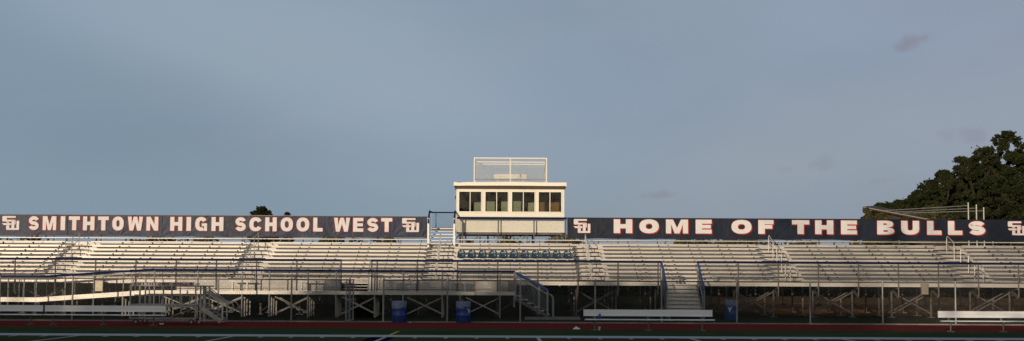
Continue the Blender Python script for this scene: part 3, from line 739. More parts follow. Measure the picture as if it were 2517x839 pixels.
m.box(px0 - .01, px1 + .01, PY - .015, PY - .001, ZB, ZB + .05)
obj('trim', m, 'trim', pbx)
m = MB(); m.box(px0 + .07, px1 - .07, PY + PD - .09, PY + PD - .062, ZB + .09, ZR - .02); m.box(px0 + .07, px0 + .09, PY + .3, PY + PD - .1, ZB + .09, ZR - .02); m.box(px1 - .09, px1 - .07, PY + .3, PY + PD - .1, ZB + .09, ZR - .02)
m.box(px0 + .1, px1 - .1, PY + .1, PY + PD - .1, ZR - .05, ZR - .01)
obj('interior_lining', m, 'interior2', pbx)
m = MB()
for a, b, z in ((1135, 1147, 6.15), (1165, 1183, 6.05), (1196, 1222, 6.1), (1232, 1252, 6.1), (1262, 1290, 6.12), (1298, 1318, 6.05)):
    m.box(wx(a, PY + 2, 500), wx(b, PY + 2, 500), PY + 2.0, PY + 2.1, ZB + .09, z)
m.box(px0 + .1, px1 - .1, PY + .12, PY + .6, 5.28, 5.32)
obj('interior_shelf', m, 'interior', pbx)
m = MB()
for a, b in ((1326, 1348), (1354, 1376)): m.box(wx(a, PY + 2, 500), wx(b, PY + 2, 500), PY + 1.6, PY + 2.0, ZB + .09, 6.05)
obj('cabinet', m, 'brown', pbx)
for a, b in WX:
    m = MB(); y0, y1 = PY - 0.03, PY + 0.05; f = 0.035
    m.box(a, b, y0, y1, ZW0, ZW0 + f); m.box(a, b, y0, y1, ZW1 - f, ZW1); m.box(a, a + f, y0, y1, ZW0 + f, ZW1 - f); m.box(b - f, b, y0, y1, ZW0 + f, ZW1 - f)
    c = (a + b) / 2; m.box(c - 0.018, c + 0.018, y0, y1, ZW0 + f, ZW1 - f)
    wf = obj('window', m, 'trim', pbx)
    for u, v in ((a + f, c - .018), (c + .018, b - f)):
        m = MB(); m.box(u, v, PY + 0.01, PY + 0.016, ZW0 + f, ZW1 - f); obj('pane', m, 'glass', wf)
# roof with sagging fascia
rx0, rx1 = wx(1115.5, PY - .4, 455), wx(1392.5, PY - .4, 455)
m = MB(); n = 24; top = []; bot = []
for i in range(n + 1):
    t = i / n; X = rx0 + (rx1 - rx0) * t
    sag = 0.05 * math.exp(-((t - 0.05) / 0.03) ** 2) + 0.012 * math.sin(t * 9)
    top.append((X, 6.99 - sag)); bot.append((X, 6.80 - 0.4 * sag - (0.0)))
prof = bot + top[::-1]
m.prism(prof, 'y', PY - 0.42, PY - 0.38)
m.box(rx0, rx1, PY - 0.37, PY + PD + 0.2, 6.86, 6.93)
m.box(rx0, rx0 + .04, PY - .379, PY + PD + .2, 6.76, 6.97); m.box(rx1 - .04, rx1, PY - .379, PY + PD + .2, 6.76, 6.97)
rf = obj('roof', m, 'trim', pbx)
m = MB(); m.mesh([(rx0 + .05, PY - .375, 6.80), (rx1 - .05, PY - .375, 6.80), (px1, PY - 0.02, 6.64), (px0, PY - 0.02, 6.64), (px0, PY - .02, 6.85), (px1, PY - .02, 6.85), (rx0 + .05, PY - .375, 6.85), (rx1 - .05, PY - .375, 6.85)],
                [(0, 3, 2, 1), (0, 6, 4, 3), (1, 2, 5, 7)])
obj('soffit', m, 'underside', rf)
# roof cage
cx0, cx1 = wx(1166, PY, 420), wx(1343, PY, 420); cz0, cz1 = 6.96, 8.27; cy0, cy1 = PY - .2, PY + 2.3
m = MB(); cage = None
m.bar((cx0, cy0, cz1), (cx1, cy0, cz1), .05); m.bar((cx0, cy1, cz1), (cx1, cy1, cz1), .05); m.bar((cx0, cy0, cz1), (cx0, cy1, cz1), .05); m.bar((cx1, cy0, cz1), (cx1, cy1, cz1), .05)
m.bar((cx0, cy1, cz1 - .12), (cx1, cy1, cz1 - .12), .04)
cage = obj('roof_cage', m, 'trim', pbx)
for X, Y in ((cx0, cy0), ((cx0 + cx1) / 2, cy0), (cx1, cy0), (cx0, cy1), ((cx0 + cx1) / 2, cy1), (cx1, cy1)):
    m = MB(); m.bar((X, Y, cz0), (X, Y, cz1 - .025), .055); obj('post', m, 'trim', cage)
m = MB(); m.bar((cx0 + .03, cy0 + .02, 7.14), (cx1 - .03, cy0 + .02, 7.14), .05); 
for Y in (cy0 + .3,): m.tube([(cx0 + .05, Y, 7.16), (cx0 + .05, Y, cz1 - .1)], .012, 6); m.tube([(cx1 - .12, Y, 7.16), (cx1 - .05, Y, cz1 - .1)], .012, 6)
obj('lower_rail', m, 'darkpost', cage)
m = MB()
m.chain((cx0, cy0 - .03, cz0 + .03), (cx1 - cx0, 0, 0), (0, 0, cz1 - cz0 - .05), .07, .0085); m.chain((cx0, cy1, cz0 + .3), (cx1 - cx0, 0, 0), (0, 0, cz1 - cz0 - .32))
m.chain((cx0, cy0, cz0 + .03), (0, cy1 - cy0, 0), (0, 0, cz1 - cz0 - .05)); m.chain((cx1, cy0, cz0 + .03), (0, cy1 - cy0, 0), (0, 0, cz1 - cz0 - .05))
obj('mesh_panel', m, 'whitewire', cage)
# beams below the box
m = MB()
for p in (1131, 1180, 1239, 1296, 1370):
    X = wx(p, PY + .3, 590); m.box(X - .04, X + .04, PY + .3, PY + .38, 3.0, ZB - .13)
    m.bar((X - .3, PY + .34, 3.95), (X - .02, PY + .34, 4.25), .04, .05)
m.box(px0 + .1, px1 - .1, PY + .02, PY + .2, ZB - .12, ZB - .01); m.box(px0 + .1, px1 - .1, PY + 2.4, PY + 2.6, ZB - .12, ZB - .01)
for i in range(4): X = px0 + .4 + i * 1.2; m.box(X, X + .08, PY + 2.45, PY + 2.53, 1.0, ZB - .12); m.bar((X, PY + 2.3, 2.4), (X + 1.1, PY + 2.3, 4.0), .04, .05)
obj('support_beam', m, 'frame', pbx)
m = MB(); m.box(px0 + .5, px0 + .9, PY + .6, PY + 1.2, 3.72, 3.98); m.box(px1 - .75, px1 - .1, PY + .4, PY + 1.2, 3.75, 3.96); obj('cable_box', m, 'dark', pbx)
m = MB(); m.tube([(px0 - .06, PY + .1, 6.25), (px0 - .02, PY + .1, 6.25)], .06, 10); m.tube([(px0 - .05, PY + .1, 6.25), (px0 - .05, PY + .1, 6.1)], .03, 8); obj('wall_lamp', m, 'red', pbx)
# bench on the roof
t = thing('roof_bench', 'cream slatted bench inside the mesh cage on the press box roof', 'bench', (wx(1254, PY + 1.2, 435), PY + 1.2, 6.93))
bx0, bx1 = wx(1213, PY + 1.2, 435), wx(1294, PY + 1.2, 435)
m = MB(); m.box(bx0, bx1, PY + 1.32, PY + 1.36, 7.28, 7.40); m.box(bx0, bx1, PY + 1.32, PY + 1.36, 7.41, 7.53); obj('backrest', m, 'box', t)
m = MB(); m.box(bx0, bx1, PY + 1.0, PY + 1.3, 7.26, 7.30); obj('seat', m, 'box', t)
for X in (bx0 + .2, bx1 - .2):
    m = MB(); m.box(X, X + .05, PY + 1.02, PY + 1.38, 6.93, 7.26); obj('leg', m, 'box', t)

for o_ in [pbx, t] :
    for c_ in list(o_.children_recursive):
        b_ = wloc(o_).z
        for v_ in c_.data.vertices: v_.co.z = 1.55 + (v_.co.z + b_ - 1.55) * .9906 - b_
# ------------------------------------------------------------------ blue stadium chairs on the fifth row
def chair_proto():
    t = thing('stadium_chair', '', 'chair', (0, 0, 0), 0, 'blue bucket chairs on the fifth row')
    # backrest with a hand slot: grid with a hole, curved
    n, mz = 12, 8; m = MB()
    def P(i, j):
        u = -1 + 2 * i / n; v = j / mz
        wdt = 0.205 - 0.05 * v ** 2.5 - (0.02 if v > .9 else 0)
        return (u * wdt, 0.17 - 0.055 * u * u + 0.05 * v - 0.05 * (1 - v) ** 2, 0.05 + 0.35 * v - 0.02 * abs(u) ** 3 * (1 if v > .85 else 0))
    for th in (0.0, 0.014):
        for i in range(n):
            for j in range(mz):
                if j in (4, 5) and 2 <= i <= 7: continue
                q = [P(i, j), P(i + 1, j), P(i + 1, j + 1), P(i, j + 1)]
                q = [(x, y + th, z) for x, y, z in q]
                m.face(q if th == 0 else q[::-1])
    obj('backrest', m, 'chair', t, smooth=True)
    m = MB(); vs = []; fs = []
    for j in range(7):
        v = j / 6
        for i in range(n + 1):
            u = -1 + 2 * i / n; vs.append((u * (0.215 - .01 * v), -0.24 + 0.38 * v, 0.045 + 0.03 * abs(u) ** 3 - 0.03 * math.sin(v * 3.1) + (0.02 * v) - (0.03 if j == 0 else 0)))
    for j in range(6):
        for i in range(n): fs.append((j * (n + 1) + i, j * (n + 1) + i + 1, (j + 1) * (n + 1) + i + 1, (j + 1) * (n + 1) + i))
    m.mesh(vs, fs); m.mesh([(x, y, z - .012) for x, y, z in vs], [f[::-1] for f in fs]); obj('seat', m, 'chair', t, smooth=True)
    m = MB(); m.box(-.1, .1, -.12, .1, -.0, .03); obj('bracket', m, 'bracket', t)
    m = MB()
    for x_, z_ in ((.085, .30), (.085, .15)): m.lathe([(.0, 0), (.026, 0.0), (.026, .02), (0, .02)], (x_, .12, z_), 8)
    obj('bolt', m, 'white', t)
    return t
ordn = ['leftmost', 'second from the left', 'third from the left', 'fourth from the left', 'fifth from the left', 'the exact middle one', 'fifth from the right', 'fourth from the right', 'third from the right', 'second from the right', 'rightmost']
cp = chair_proto()
for i in range(11):
    loc = (wx(1134 + 26.1 * i, seaty(5) + .1, 630), seaty(5) + 0.1, seatz(5) + 0.002)
    lab = 'blue plastic bucket chair on the bleacher row, ' + ordn[i] + ' of eleven'
    if i == 0: cp.location = loc; cp['label'] = lab
    else: dup(cp, loc, lab)

# ------------------------------------------------------------------ near chain link fence along the track
NY = 64.0; NT = 1.80
def fence_run(label, x0, x1, posts):
    t = thing('chain_link_fence', label, 'fence', (x0, NY, 0))
    for X in posts:
        m = MB(); m.tube([(X, NY, -.05), (X, NY, NT + .02)], .036, 8); m.lathe([(0.0, .05), (.02, .045), (.034, .02), (.034, 0)], (X, NY, NT), 8); obj('post', m, 'galv', t)
    m = MB(); m.tube([(x0, NY, NT - .03), (x1, NY, NT - .03)], .028, 8); obj('top_rail', m, 'darkpost', t)
    m = MB(); m.chain((x0, NY - .035, .04), (x1 - x0, 0, 0), (0, 0, NT - .08), .06, .0046); obj('mesh_panel', m, 'wire', t)
    return t
fence_run('galvanised chain link fence along the track left of the open gate', wx(-150, NY), wx(860, NY), [wx(p, NY) for p in (-150, 0, 179, 358, 537, 717, 860)])
fence_run('galvanised chain link fence along the track right of the open gate', wx(943, NY), wx(2680, NY), [wx(p, NY) for p in (943, 1100, 1279, 1463, 1626, 1811, 1991, 2169, 2348, 2527, 2660)])
gt = thing('chain_link_gate', 'narrow chain link gate standing open, seen almost edge on', 'gate', (wx(868, NY), NY - .05, 0))
m = MB(); gx = wx(868, NY)
ga = Vector((gx + .02, NY - .05, 0)); gb = Vector((gx - .16, NY - 1.25, 0))
for q in (ga, gb): m.tube([(q.x, q.y, .06), (q.x, q.y, NT)], .024, 8)
for z in (.08, .95, NT - .02): m.tube([(ga.x, ga.y, z), (gb.x, gb.y, z)], .02, 6)
obj('gate_frame', m, 'galv', gt)
m = MB(); d = gb - ga; m.chain((ga.x, ga.y, .08), (d.x, d.y, 0), (0, 0, NT - .1)); obj('mesh_panel', m, 'wire', gt)

# ------------------------------------------------------------------ trash drums
def drum_proto(emblem, slack):
    t = thing('trash_drum', '', 'trash can', (0, 0, 0), 0, 'blue trash drums')
    m = MB(); m.lathe([(0, .0), (.285, .0), (.295, .02), (.292, .28), (.300, .30), (.292, .32), (.292, .56), (.300, .58), (.292, .60), (.295, .87), (.28, .87), (.27, .3), (0, .3)], (0, 0, 0), 28); b = obj('drum', m, 'barrel', t, smooth=True)
    m = MB(); n = 40; rr = random.Random(slack); vs = []; fs = []
    lev = [(.262, .60), (.284, .885), (.306, .895), (.312, .82), (.310, .70), (.306, .62)]
    for li, (r, z) in enumerate(lev):
        for k in range(n):
            a = 2 * math.pi * k / n; j = .006 * math.sin(a * 9 + li) + rr.uniform(-.004, .004)
            zz = z + ((0.05 * math.sin(a * 1.0 + slack) + .02 * math.sin(a * 5 + slack)) if li == len(lev) - 1 else 0)
            vs.append(((r + j) * math.cos(a), (r + j) * math.sin(a), zz))
    for li in range(len(lev) - 1):
        for k in range(n): fs.append((li * n + k, li * n + (k + 1) % n, (li + 1) * n + (k + 1) % n, (li + 1) * n + k))
    m.mesh(vs, fs); obj('bag_liner', m, 'liner', t, smooth=False)
    if emblem is not None:
        # a small white horned bull head mark wrapped on the drum
        P = [[(-.02, -.09), (.02, -.09), (.035, -.02), (.03, .03), (-.03, .03), (-.035, -.02)], [(-.03, .03), (-.03, .0), (-.075, .02), (-.09, .06), (-.08, .10), (-.07, .06), (-.05, .045)],
             [(.03, .0), (.03, .03), (.05, .045), (.07, .06), (.08, .10), (.09, .06), (.075, .02)]]
        m = MB()
        for q in P:
            m.face([(.297 * math.sin(emblem + x / .297), -.297 * math.cos(emblem + x / .297) - .004, .50 + z * 1.25) for x, z in q])
        obj('emblem', m, 'white', t)
    return t
d1 = drum_proto(None, 1.0); d1.location = (wx(982, 63.5), 63.5, 0.0); d1['label'] = 'blue trash drum with a bag liner, left of the pair in front of the fence'
d2 = drum_proto(.95, 2.2); d2.location = (wx(1139.5, 63.5), 63.5, 0.0); d2['label'] = 'blue trash drum with a white emblem, right of the pair in front of the fence'
d3 = drum_proto(-.45, 4.0); d3.location = (wx(1798, 67.2), 67.2, .08); d3['label'] = 'blue trash drum behind the fence, right of the central stair'

# ------------------------------------------------------------------ player benches
def bench_proto(L_, nlegs):
    t = thing('team_bench', '', 'bench', (0, 0, 0), 0, 'long silver player benches beside the track')
    m = MB()
    m.box(-L_ / 2, L_ / 2, .17, .195, .505, .615); m.box(-L_ / 2, L_ / 2, .17, .195, .618, .735)
    for s in (-1, 1): m.box(s * L_ / 2 - .006, s * L_ / 2 + .006, .165, .21, .50, .74)
    obj('backrest', m, 'benchalu', t)
    m = MB(); m.prism([(-.14, .375), (-.12, .36), (.12, .36), (.12, .405), (-.12, .405), (-.14, .395)], 'x', -L_ / 2 + .04, L_ / 2 + .04); obj('seat', m, 'benchalu', t)
    for k in range(nlegs):
        X = -L_ / 2 + .38 + k * (L_ - .76) / (nlegs - 1)
        m = MB(); m.tube([(X, 0, .03), (X, 0, .34)], .03, 8)
        m.bar((X, -.17, .345), (X, .19, .345), .05, .03); m.bar((X, .20, .345), (X, .225, .70), .06, .03)
        m.bar((X, -.26, .02), (X, .26, .02), .08, .035); m.bar((X - .13, .0, .022), (X + .13, .0, .022), .07, .03)
        obj('leg', m, 'frame', t)
    return t
S = lambda px, py, Y: (wx(px, Y, py), Y, 0)
bA = bench_proto(4.53, 3)
bA.location = S(255, 760, 56.6); bA.rotation_euler = (0, 0, R(-1.5)); bA['label'] = 'long silver bench with backrest in front of the wheeled stair, second from the left'
dup(bA, S(-47, 760, 56.7), 'long silver bench cut off by the left edge of the photo', R(-1.0))
dup(bA, S(1594, 790, 53.0), 'long silver bench with a blue bottle on its seat, in front of the central stair', R(0.3))
dup(bA, S(2466, 790, 53.3), 'long silver bench cut off by the right edge of the photo', R(2.0))

# loose things
t = thing('water_bottle', 'dark blue drinking bottle with a pale cap on the bench seat', 'bottle', (wx(1474, 52.95, 785), 52.95, .406))
m = MB(); m.lathe([(0, 0), (.042, 0), (.045, .02), (.045, .15), (.040, .17), (0, .17)], (t.location.x, 52.95, .406), 14); obj('body', m, 'bottle', t, smooth=True)
m = MB(); m.lathe([(.034, .17), (.034, .20), (.015, .215), (.012, .245), (0, .245)], (t.location.x, 52.95, .406), 12); obj('cap', m, 'cup', t, smooth=True)
t = thing('paper_cup', 'pale paper cup on the ground under the bench with the bottle', 'cup', (wx(1473, 53.2, 800), 53.2, 0.0))
m = MB(); X = t.location.x; m.lathe([(0, 0.0), (.035, 0.0), (.05, .15)], (X, 53.2, .0), 14); obj('body', m, 'cup', t)
m = MB(); m.lathe([(.052, .135), (.055, .142), (.052, .15)], (X, 53.2, .0), 14); obj('rim', m, 'red', t)
def towel(px, py, Y, w_, h_, label, seed, name, cat):
    rr = random.Random(seed); X = wx(px, Y, py); n = 14; vs = []; fs = []
    for j in range(n + 1):
        for i in range(n + 1):
            u, v = -1 + 2 * i / n, -1 + 2 * j / n; r = math.hypot(u, v)
            h = min(1, 2.2 * max(0, 1 - r ** 2)) ** .7 * h_ * (0.6 + .3 * math.sin(u * 5 + seed) + .2 * math.sin(v * 7 + u * 9)) + rr.uniform(0, .006)
            k = 1 if r < 1 else 1 / r
            vs.append((X + u * k * w_ / 2, Y + v * k * w_ * .35, .004 + max(h, 0)))
    for j in range(n):
        for i in range(n): fs.append((j * (n + 1) + i, j * (n + 1) + i + 1, (j + 1) * (n + 1) + i + 1, (j + 1) * (n + 1) + i))
    m = MB(); m.mesh(vs, fs); o = obj(name, m, 'white', None, smooth=True); tag(o, label, cat); return o
towel(1417, 811, 54.3, .26, .10, 'crumpled white cloth lying on the red track left of the bench with the bottle', 2, 'crumpled_cloth', 'cloth')
towel(397, 799, 58.2, .18, .05, 'small white rag on the track by the end of the left bench', 5, 'rag', 'cloth')
towel(1008, 794, 62.9, .12, .02, 'scrap of white paper on the track edge beside the plain blue drum', 7, 'paper_scrap', 'litter')

# ------------------------------------------------------------------ wheeled scaffold stair with sign
VY = 58.3; VD = 1.5
vt = thing('rolling_platform', 'wheeled aluminium filming platform with a stair and a red lettered sign strip', 'platform', (wx(400, VY), VY, 0))
vx = lambda p: wx(p, VY, 750)
vz = lambda y: EYE + (699.3 - y) / (FPX / VY)
for Y in (VY, VY + VD):
    m = MB(); m.bar((vx(318), Y, vz(703)), (vx(507), Y, vz(704)), .05, .05)
    m.bar((vx(330), Y, vz(726)), (vx(481), Y, vz(727)), .04, .035)
    m.bar((vx(318), Y, vz(783)), (vx(481), Y, vz(784)), .05, .06)
    m.bar((vx(412), Y, vz(782)), (vx(478), Y, vz(758)), .03, .03)
    obj('rail_frame', m, 'cartframe', vt)
for p, a, b in ((320, 704, 783), (344, 704, 748), (357, 704, 748), (401, 704, 783), (422, 704, 748), (480.5, 704, 784), (370, 728, 748), (446, 728, 748)):
    m = MB()
    for Y in (VY, VY + VD): m.bar((vx(p), Y, vz(b)), (vx(p), Y, vz(a)), .055 if p in (320, 401, 480.5) else .04)
    obj('upright', m, 'cartframe', vt)
m = MB(); m.box(vx(319), vx(482), VY - .03, VY + VD + .03, vz(756), vz(748.5)); dk = obj('deck', m, 'cartframe', vt)
m = MB()
for p in (434, 456, 475): m.box(vx(p), vx(p) + .07, VY - .036, VY - .031, vz(751.5), vz(750))
obj('deck_slot', m, 'dark', dk)
m = MB(); m.box(vx(325), vx(477), VY - .04, VY - .03, vz(703), vz(694.5)); sg = obj('sign_board', m, 'cup', vt)
m = MB(); m.box(vx(479), vx(491), VY - .045, VY - .03, vz(701.5), vz(697)); obj('sign_panel', m, 'white', vt)
# sign text
txt = 'SMITHTOWN BULLS'; x0, x1 = vx(328), vx(475); cw = (x1 - x0) / len(txt); H = (vz(695.5) - vz(702))
m = MB()
for i, ch in enumerate(txt):
    if ch == ' ': obj('sign_lettering', m, 'maroon', sg); m = MB(); continue
    W = (cw * .86) / H if ch != 'I' else (cw * .30) / H
    for q in glyph(ch, W, min(.34, W * .36), .27): m.face([(x0 + i * cw + (0 if ch != 'I' else cw * .28) + p[0] * H, VY - .044, vz(702) + p[1] * H) for p in q])
obj('sign_lettering', m, 'red', sg)
for p, Y in ((335, VY), (471, VY), (489, VY + .1), (335, VY + VD), (471, VY + VD)):
    m = MB(); X = vx(p); r = .105
    m.tube([(X, Y - .03, r), (X, Y + .03, r)], r, 16); wh = obj('wheel', m, 'rubber', vt)
    m = MB(); m.tube([(X, Y - .034, r), (X, Y + .034, r)], r * .5, 12); m.bar((X, Y, r), (X, Y, vz(784)), .04); obj('caster', m, 'galv', wh)
# its stair
for Y in (VY + .05, VY + 1.0):
    m = MB()
    for p in (492, 502): m.bar((vx(p), Y, vz(791)), (vx(p), Y, vz(703)), .06)
    m.bar((vx(492), Y, vz(787)), (vx(541), Y, vz(787.5)), .05)
    for p in (546.5,): m.bar((vx(p), Y, vz(787)), (vx(p), Y, vz(748)), .055)
    m.bar((vx(501), Y, vz(715)), (vx(553), Y, vz(749)), .04, .09)
    obj('stair_frame', m, 'cartframe', vt)
m = MB()
for Y in (VY + .0, VY + 1.0): m.bar((vx(495), Y, vz(757)), (vx(544), Y, vz(790)), .04, .17)
for j in range(5):
    X = vx(500) + j * (vx(541) - vx(500)) / 4.5; z = vz(760) - j * .115; m.box(X, X + .22, VY + .03, VY + .98, z - .03, z)
obj('stair_flight', m, 'cartframe', vt)
for Y in (VY + .0, VY + 1.05):
    m = MB(); q = [(498, 706), (520, 722), (545, 739.5), (551, 741), (562, 741.5), (569, 744), (574, 751), (573, 759), (568, 764), (560, 766), (549, 766)]
    m.tube([(vx(a), Y, vz(b)) for a, b in q], .018, 8); obj('handrail', m, 'galv', vt)

# ------------------------------------------------------------------ trees
def leaf_mesh(name, clumps, nl, size, seed, mt):
    """clumps: (x,y,z,rx,rz); leaf quads through each clump's volume, thicker towards its shell"""
    r = np.random.default_rng(seed)
    c = np.array(clumps, float); wgt = c[:, 3] ** 2 * 1.0; wgt /= wgt.sum()
    k = r.choice(len(c), nl, p=wgt)
    d = r.normal(size=(nl, 3)); d /= np.linalg.norm(d, axis=1)[:, None]
    rad = r.uniform(0.1, 1.0, nl) ** 0.5 * (1 + 0.32 * np.abs(r.normal(size=nl)) * r.normal(size=nl))
    P = c[k, :3] + d * rad[:, None] * np.stack([c[k, 3], c[k, 3], c[k, 4]], 1)
    a = r.normal(size=(nl, 3)); a /= np.linalg.norm(a, axis=1)[:, None]
    b = np.cross(a, r.normal(size=(nl, 3))); b /= np.linalg.norm(b, axis=1)[:, None]
    s = size * r.uniform(.6, 1.3, nl)[:, None] / 2
    V = np.stack([P - a * s - b * s * .6, P + a * s * .2 - b * s * .9, P + a * s * 1.1 + b * s * .5, P - a * s * .3 + b * s], 1).reshape(-1, 3)
    me = bpy.data.meshes.new(name); me.vertices.add(nl * 4); me.vertices.foreach_set('co', V.ravel())
    me.loops.add(nl * 4); me.loops.foreach_set('vertex_index', np.arange(nl * 4)); me.polygons.add(nl)
    me.polygons.foreach_set('loop_start', np.arange(0, nl * 4, 4)); me.polygons.foreach_set('loop_total', np.full(nl, 4))
    me.materials.append(M[mt]); me.update(); me.validate(); return me
def tree(x, y, zg, h, rad, label, seed, nl=9000, size=.155, mt='leaf', crown0=.22, nclump=190, cr=.20, group=None, cat='tree', name='tree'):
    rr = random.Random(seed)
    t = thing(name, label, cat, (x, y, zg), 0, group)
    cl = []
    for i in range(nclump):
        v = rr.random() ** .8; zz = h * (crown0 + (1 - crown0) * v)
        rmax = rad * (1 - v ** 3.2) ** .55 * (1 if v > .2 else .75 + 1.2 * v)
        a = rr.uniform(0, 6.283); q = rmax * math.sqrt(rr.random()); s = rad * cr * rr.uniform(.65, 1.15) * (1 - .35 * v)
        cl.append((q * math.cos(a), q * math.sin(a), min(zz, h - s * .9), s, s * .75))
    m = MB(); r0 = .022 * h + .06
    m.tube([(0, 0, -.1), (rr.uniform(-.1, .1), 0, h * .35), (rr.uniform(-.3, .3), .1, h * .65), (rr.uniform(-.3, .3), 0, h * .88)], [r0, r0 * .75, r0 * .45, r0 * .15], 8)
    for i in range(9):
        c = cl[rr.randrange(len(cl))]; z0 = h * rr.uniform(.2, .6)
        m.tube([(0, 0, z0), (c[0] * .5, c[1] * .5, z0 + (c[2] - z0) * .6), (c[0], c[1], c[2])], [r0 * .4, r0 * .25, .02], 6)
    me = bpy.data.meshes.new('trunk'); me.from_pydata(m.v, [], m.f); me.materials.append(M['bark']); o = bpy.data.objects.new('trunk', me); link(o, t)
    o = bpy.data.objects.new('crown', leaf_mesh('crown', cl, int(nl * 2.1), size, seed, mt)); link(o, t)
    return t
def tree_px(px, py_top, rpx, Y, label, seed, **k):
    s = FPX / Y; ztop = wz(px, py_top, Y); zg = gz(Y)
    return tree(wx(px, Y, py_top), Y, zg, ztop - zg, 1.12 * rpx / s, label, seed, **k)
G = 'tall dark trees behind the right stand'
tree_px(2474, 322, 62, 118, 'tallest dark tree at the right, its top knob standing above the rest', 11, nl=16000, group=G)
tree_px(2560, 330, 90, 122, 'dark tree cut off by the right edge, behind the end of the banner', 12, nl=16000, group=G)
tree_px(2424, 360, 60, 116, 'dark tree just left of the tallest one', 13, nl=15000, group=G)
tree_px(2364, 385, 50, 119, 'dark tree with an open round top, third step down from the tallest', 14, nl=11000, group=G)
tree_px(2318, 418, 44, 117, 'thin dark tree with sky showing through its left side', 15, nl=9000, group=G)
tree_px(2286, 441, 50, 121, 'dark tree with layered flat boughs at the middle of the slope of trees', 16, nl=7500, group=G)
tree_px(2240, 487, 62, 123, 'low dark tree behind the pipes of the batting cage', 17, nl=9000, group=G)
tree_px(2345, 450, 62, 124, 'dark tree filling the gap low behind the cage poles', 18, nl=15000, group=G)
tree_px(2445, 430, 72, 112, 'broad dark tree in front, right of the cage poles', 19, nl=16000, group=G, crown0=.15)
tree_px(2530, 440, 70, 110, 'broad dark tree in front at the right edge above the last logo', 20, nl=15000, group=G, crown0=.15)
tree_px(2192, 497, 44, 124, 'small dark treetop just right of the brown roof ridge', 21, nl=9000, group=G)
tree_px(2156, 499, 22, 112, 'small treetop rising over the peak of the brown roof', 22, nl=3500, group=G)
tree_px(2290, 505, 60, 108, 'olive bushy tree below the batting cage pipes', 23, nl=11000, mt='leaf2', group=G, crown0=.1)
tree_px(2168, 524, 34, 101.5, 'olive leafy tree under the slope of the brown roof', 27, nl=9000, mt='leaf2', group=G, crown0=.1)
tree_px(2225, 536, 40, 102, 'low olive bush just over the banner edge, below the roof slope', 28, nl=9000, mt='leaf2', group=G, crown0=.1)
tree_px(2130, 511, 20, 101, 'olive leafy tree at the left corner of the brown roof', 24, nl=5000, mt='leaf2', group=G, crown0=.1)
tree_px(2375, 520, 60, 105, 'low dark tree directly behind the three cage poles', 26, nl=11000, group=G, crown0=.1)
tree_px(2214, 491, 46, 126, 'small dark tree low on the slope, its top over the letter U', 41, nl=9000, group=G)
tree_px(2262, 466, 46, 126, 'mid height dark tree over the first L of the banner', 42, nl=10000, group=G)
tree_px(2168, 499, 34, 127, 'small dark tree over the letter B of the banner', 43, nl=6000, group=G)
tree_px(2400, 400, 60, 125, 'dark tree filling the canopy behind the cage poles, between two higher crowns', 44, nl=14000, group=G)
for px_, top_, rp_, Y_, sd_ in ((2650, 345, 95, 120, 51), (2770, 330, 100, 118, 52), (2890, 370, 95, 121, 53)):
    tree_px(px_, top_, rp_, Y_, 'tall dark tree of the wood, outside the right edge of the photo', sd_, nl=9000, size=.24, group='dark trees beyond the right edge')
# two treetops over the left banner
tree_px(645, 509, 34, 150, 'treetop showing above the word SCHOOL on the left banner', 31, nl=5000, size=.3, crown0=.45)
tree_px(706, 523, 14, 150, 'tiny treetop beside the larger one above the left banner', 32, nl=1500, size=.25, crown0=.5)
# the far wood that shows under the top seat
rr = random.Random(8); cl = []
for i in range(520):
    X = -62 + 124 * i / 520 + rr.uniform(-.5, .5); 
    top = 5.3 + .75 * math.sin(X * .35) + .55 * math.sin(X * 1.1 + 1) + .35 * math.sin(X * 2.6)
    if X > 5: top += .1
    if X > 16: top += .45
    for zz in (top - .7, top - 2.1, top - 3.4):
        cl.append((X, 146 + rr.uniform(-3, 3), zz + rr.uniform(-.4, .3), rr.uniform(.7, 1.2), rr.uniform(.5, .9)))
o = bpy.data.objects.new('distant_wood', leaf_mesh('distant_wood', cl, 60000, .34, 5, 'leaf2')); link(o); o['kind'] = 'stuff'
tag(o, 'low distant wood showing in the gap under the top row of seats', 'woodland')
# hedge added behind the stand to keep the space under it dark
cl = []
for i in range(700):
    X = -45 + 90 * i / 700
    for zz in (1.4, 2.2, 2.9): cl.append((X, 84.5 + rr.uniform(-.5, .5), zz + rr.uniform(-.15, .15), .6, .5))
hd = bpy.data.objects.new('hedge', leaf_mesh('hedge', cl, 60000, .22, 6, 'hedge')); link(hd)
tag(hd, 'added hedge keeping the view under the grandstand dark, beyond its legs', 'hedge')

# ------------------------------------------------------------------ shed roof and batting cage pipes behind the right stand
hY = 104.0
sh = thing('house', 'low building with a brown sloping roof behind the right banner, left of the trees', 'building', (wx(2200, hY, 540), hY, 1.2))
xa, xb = wx(2120, hY, 508), wx(2345, hY, 508); za = wz(2122, 508, hY); zb_ = wz(2345, 551, hY)
Yr = hY + 5; xc, xd = wx(2150, Yr, 508), wx(2400, Yr, 508); zc, zd = wz(2150, 506, Yr), wz(2400, 560, Yr)
m = MB(); m.mesh([(xa, hY, za), (xb, hY, zb_), (xd, Yr, zd), (xc, Yr, zc), (xa, hY, za - .14), (xb, hY, zb_ - .14), (xd, Yr, zd - .14), (xc, Yr, zc - .14)],
                [(0, 1, 2, 3), (4, 7, 6, 5), (0, 4, 5, 1), (1, 5, 6, 2), (2, 6, 7, 3), (3, 7, 4, 0)])
obj('roof', m, 'roof', sh)
m = MB(); m.bar((xa, hY - .03, za - .03), (xb, hY - .03, zb_ - .03), .05, .06); obj('rake_board', m, 'tan', sh)
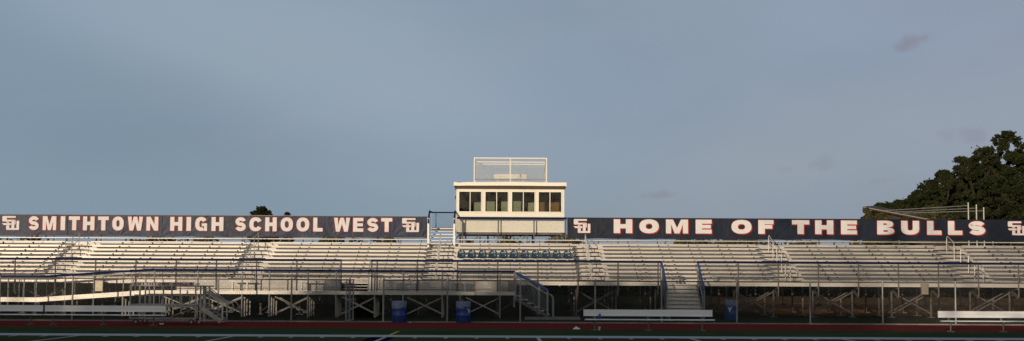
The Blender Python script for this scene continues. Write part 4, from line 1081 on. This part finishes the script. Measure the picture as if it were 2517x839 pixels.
m = MB(); m.mesh([(xa + 1.4, hY + .1, 1.1), (xb, hY + .1, 1.1), (xb, hY + .1, zb_ - .15), (xa + 1.4, hY + .1, za - .5), (xa + 1.9, hY + 4.5, 1.1), (xb, hY + 4.5, 1.1), (xb, hY + 4.5, zb_ - .15), (xa + 1.9, hY + 4.5, za - .5)],
                [(0, 1, 2, 3), (4, 7, 6, 5), (0, 3, 7, 4), (1, 5, 6, 2)]); obj('wall', m, 'roof', sh)
bc = thing('batting_cage_frame', 'three grey poles with long horizontal pipes in front of the dark trees', 'cage frame', (wx(2400, 96, 600), 96, 1.2))
for (pa, ya, Ya, pb_, yb, Yb, ptop) in ((2380, 506, 93.9, 2172, 518, 100.4, 498), (2400, 512, 96.6, 2197, 522, 102.7, 503), (2418, 518.5, 99.9, 2220, 524.5, 103.7, 510)):
    Xa, Za = wx(pa, Ya, ya), wz(pa, ya, Ya); Xb, Zb = wx(pb_, Yb, yb), wz(pb_, yb, Yb)
    m = MB(); m.tube([(Xa, Ya, 1.0), (Xa, Ya, wz(pa, ptop, Ya))], .05, 8); po = obj('pole', m, 'cartframe', bc)
    m = MB(); m.tube([(Xa, Ya, Za), (Xb, Yb, Zb)], .022, 6); obj('pipe', m, 'cartframe', bc)

# ------------------------------------------------------------------ unseen trees behind the camera, shaped so their shade lies over the field
rr = random.Random(21)
def shade_tree(X, H, w_, seed, sparse_above=None, nl=5200):
    t = thing('shade_tree', 'unseen leafy tree behind the camera, shaped for the shade it casts', 'tree', (X, -14, 0), 0, 'trees whose shade covers the field')
    r2 = random.Random(seed); cl = []
    Hd = sparse_above or H
    z = 2.2
    while z < Hd - .6:
        for j in range(7):
            zt = min(z + r2.uniform(-.3, .3), Hd - .75)
            cl.append((-w_ / 2 + w_ * (j + .5) / 7 + r2.uniform(-.3, .3), r2.uniform(-1.8, 1.8), zt, 1.1, .75))
        z += .8
    m = MB(); m.tube([(0, 0, 0), (.1, 0, Hd * .5), (0, 0, Hd * .85)], [.35, .25, .1], 8)
    me = bpy.data.meshes.new('trunk'); me.from_pydata(m.v, [], m.f); me.materials.append(M['bark']); link(bpy.data.objects.new('trunk', me), t)
    link(bpy.data.objects.new('crown', leaf_mesh('crown', cl, nl, .55, seed, 'leaf')), t)
    if sparse_above:
        cl = []
        zt = Hd - 1
        while zt < H:
            for j in range(6): cl.append((-w_ / 2 + w_ * (j + .5) / 6 + r2.uniform(-.4, .4), r2.uniform(-1, 1), zt, 1.0, .8))
            zt += .9
        link(bpy.data.objects.new('branch_tips', leaf_mesh('branch_tips', cl, int(w_ * (H - Hd + 1) * SPARSE), .40, seed + 99, 'leaf')), t)
    return t
SPARSE = 6.0
for i in range(15):
    X = -78 + 6.2 * i
    if X < -37: H, sp = 12.5 + rr.uniform(-.15, .15), None
    elif X < -28: H, sp = 14.6 + rr.uniform(-.3, .3), None
    elif X < -18.5: H, sp = 14.7, None
    elif X < -11: H, sp = 19.0, 13.5
    else: H, sp = 19.0, 10.4
    shade_tree(X, H, 7.0, 40 + i, sp)
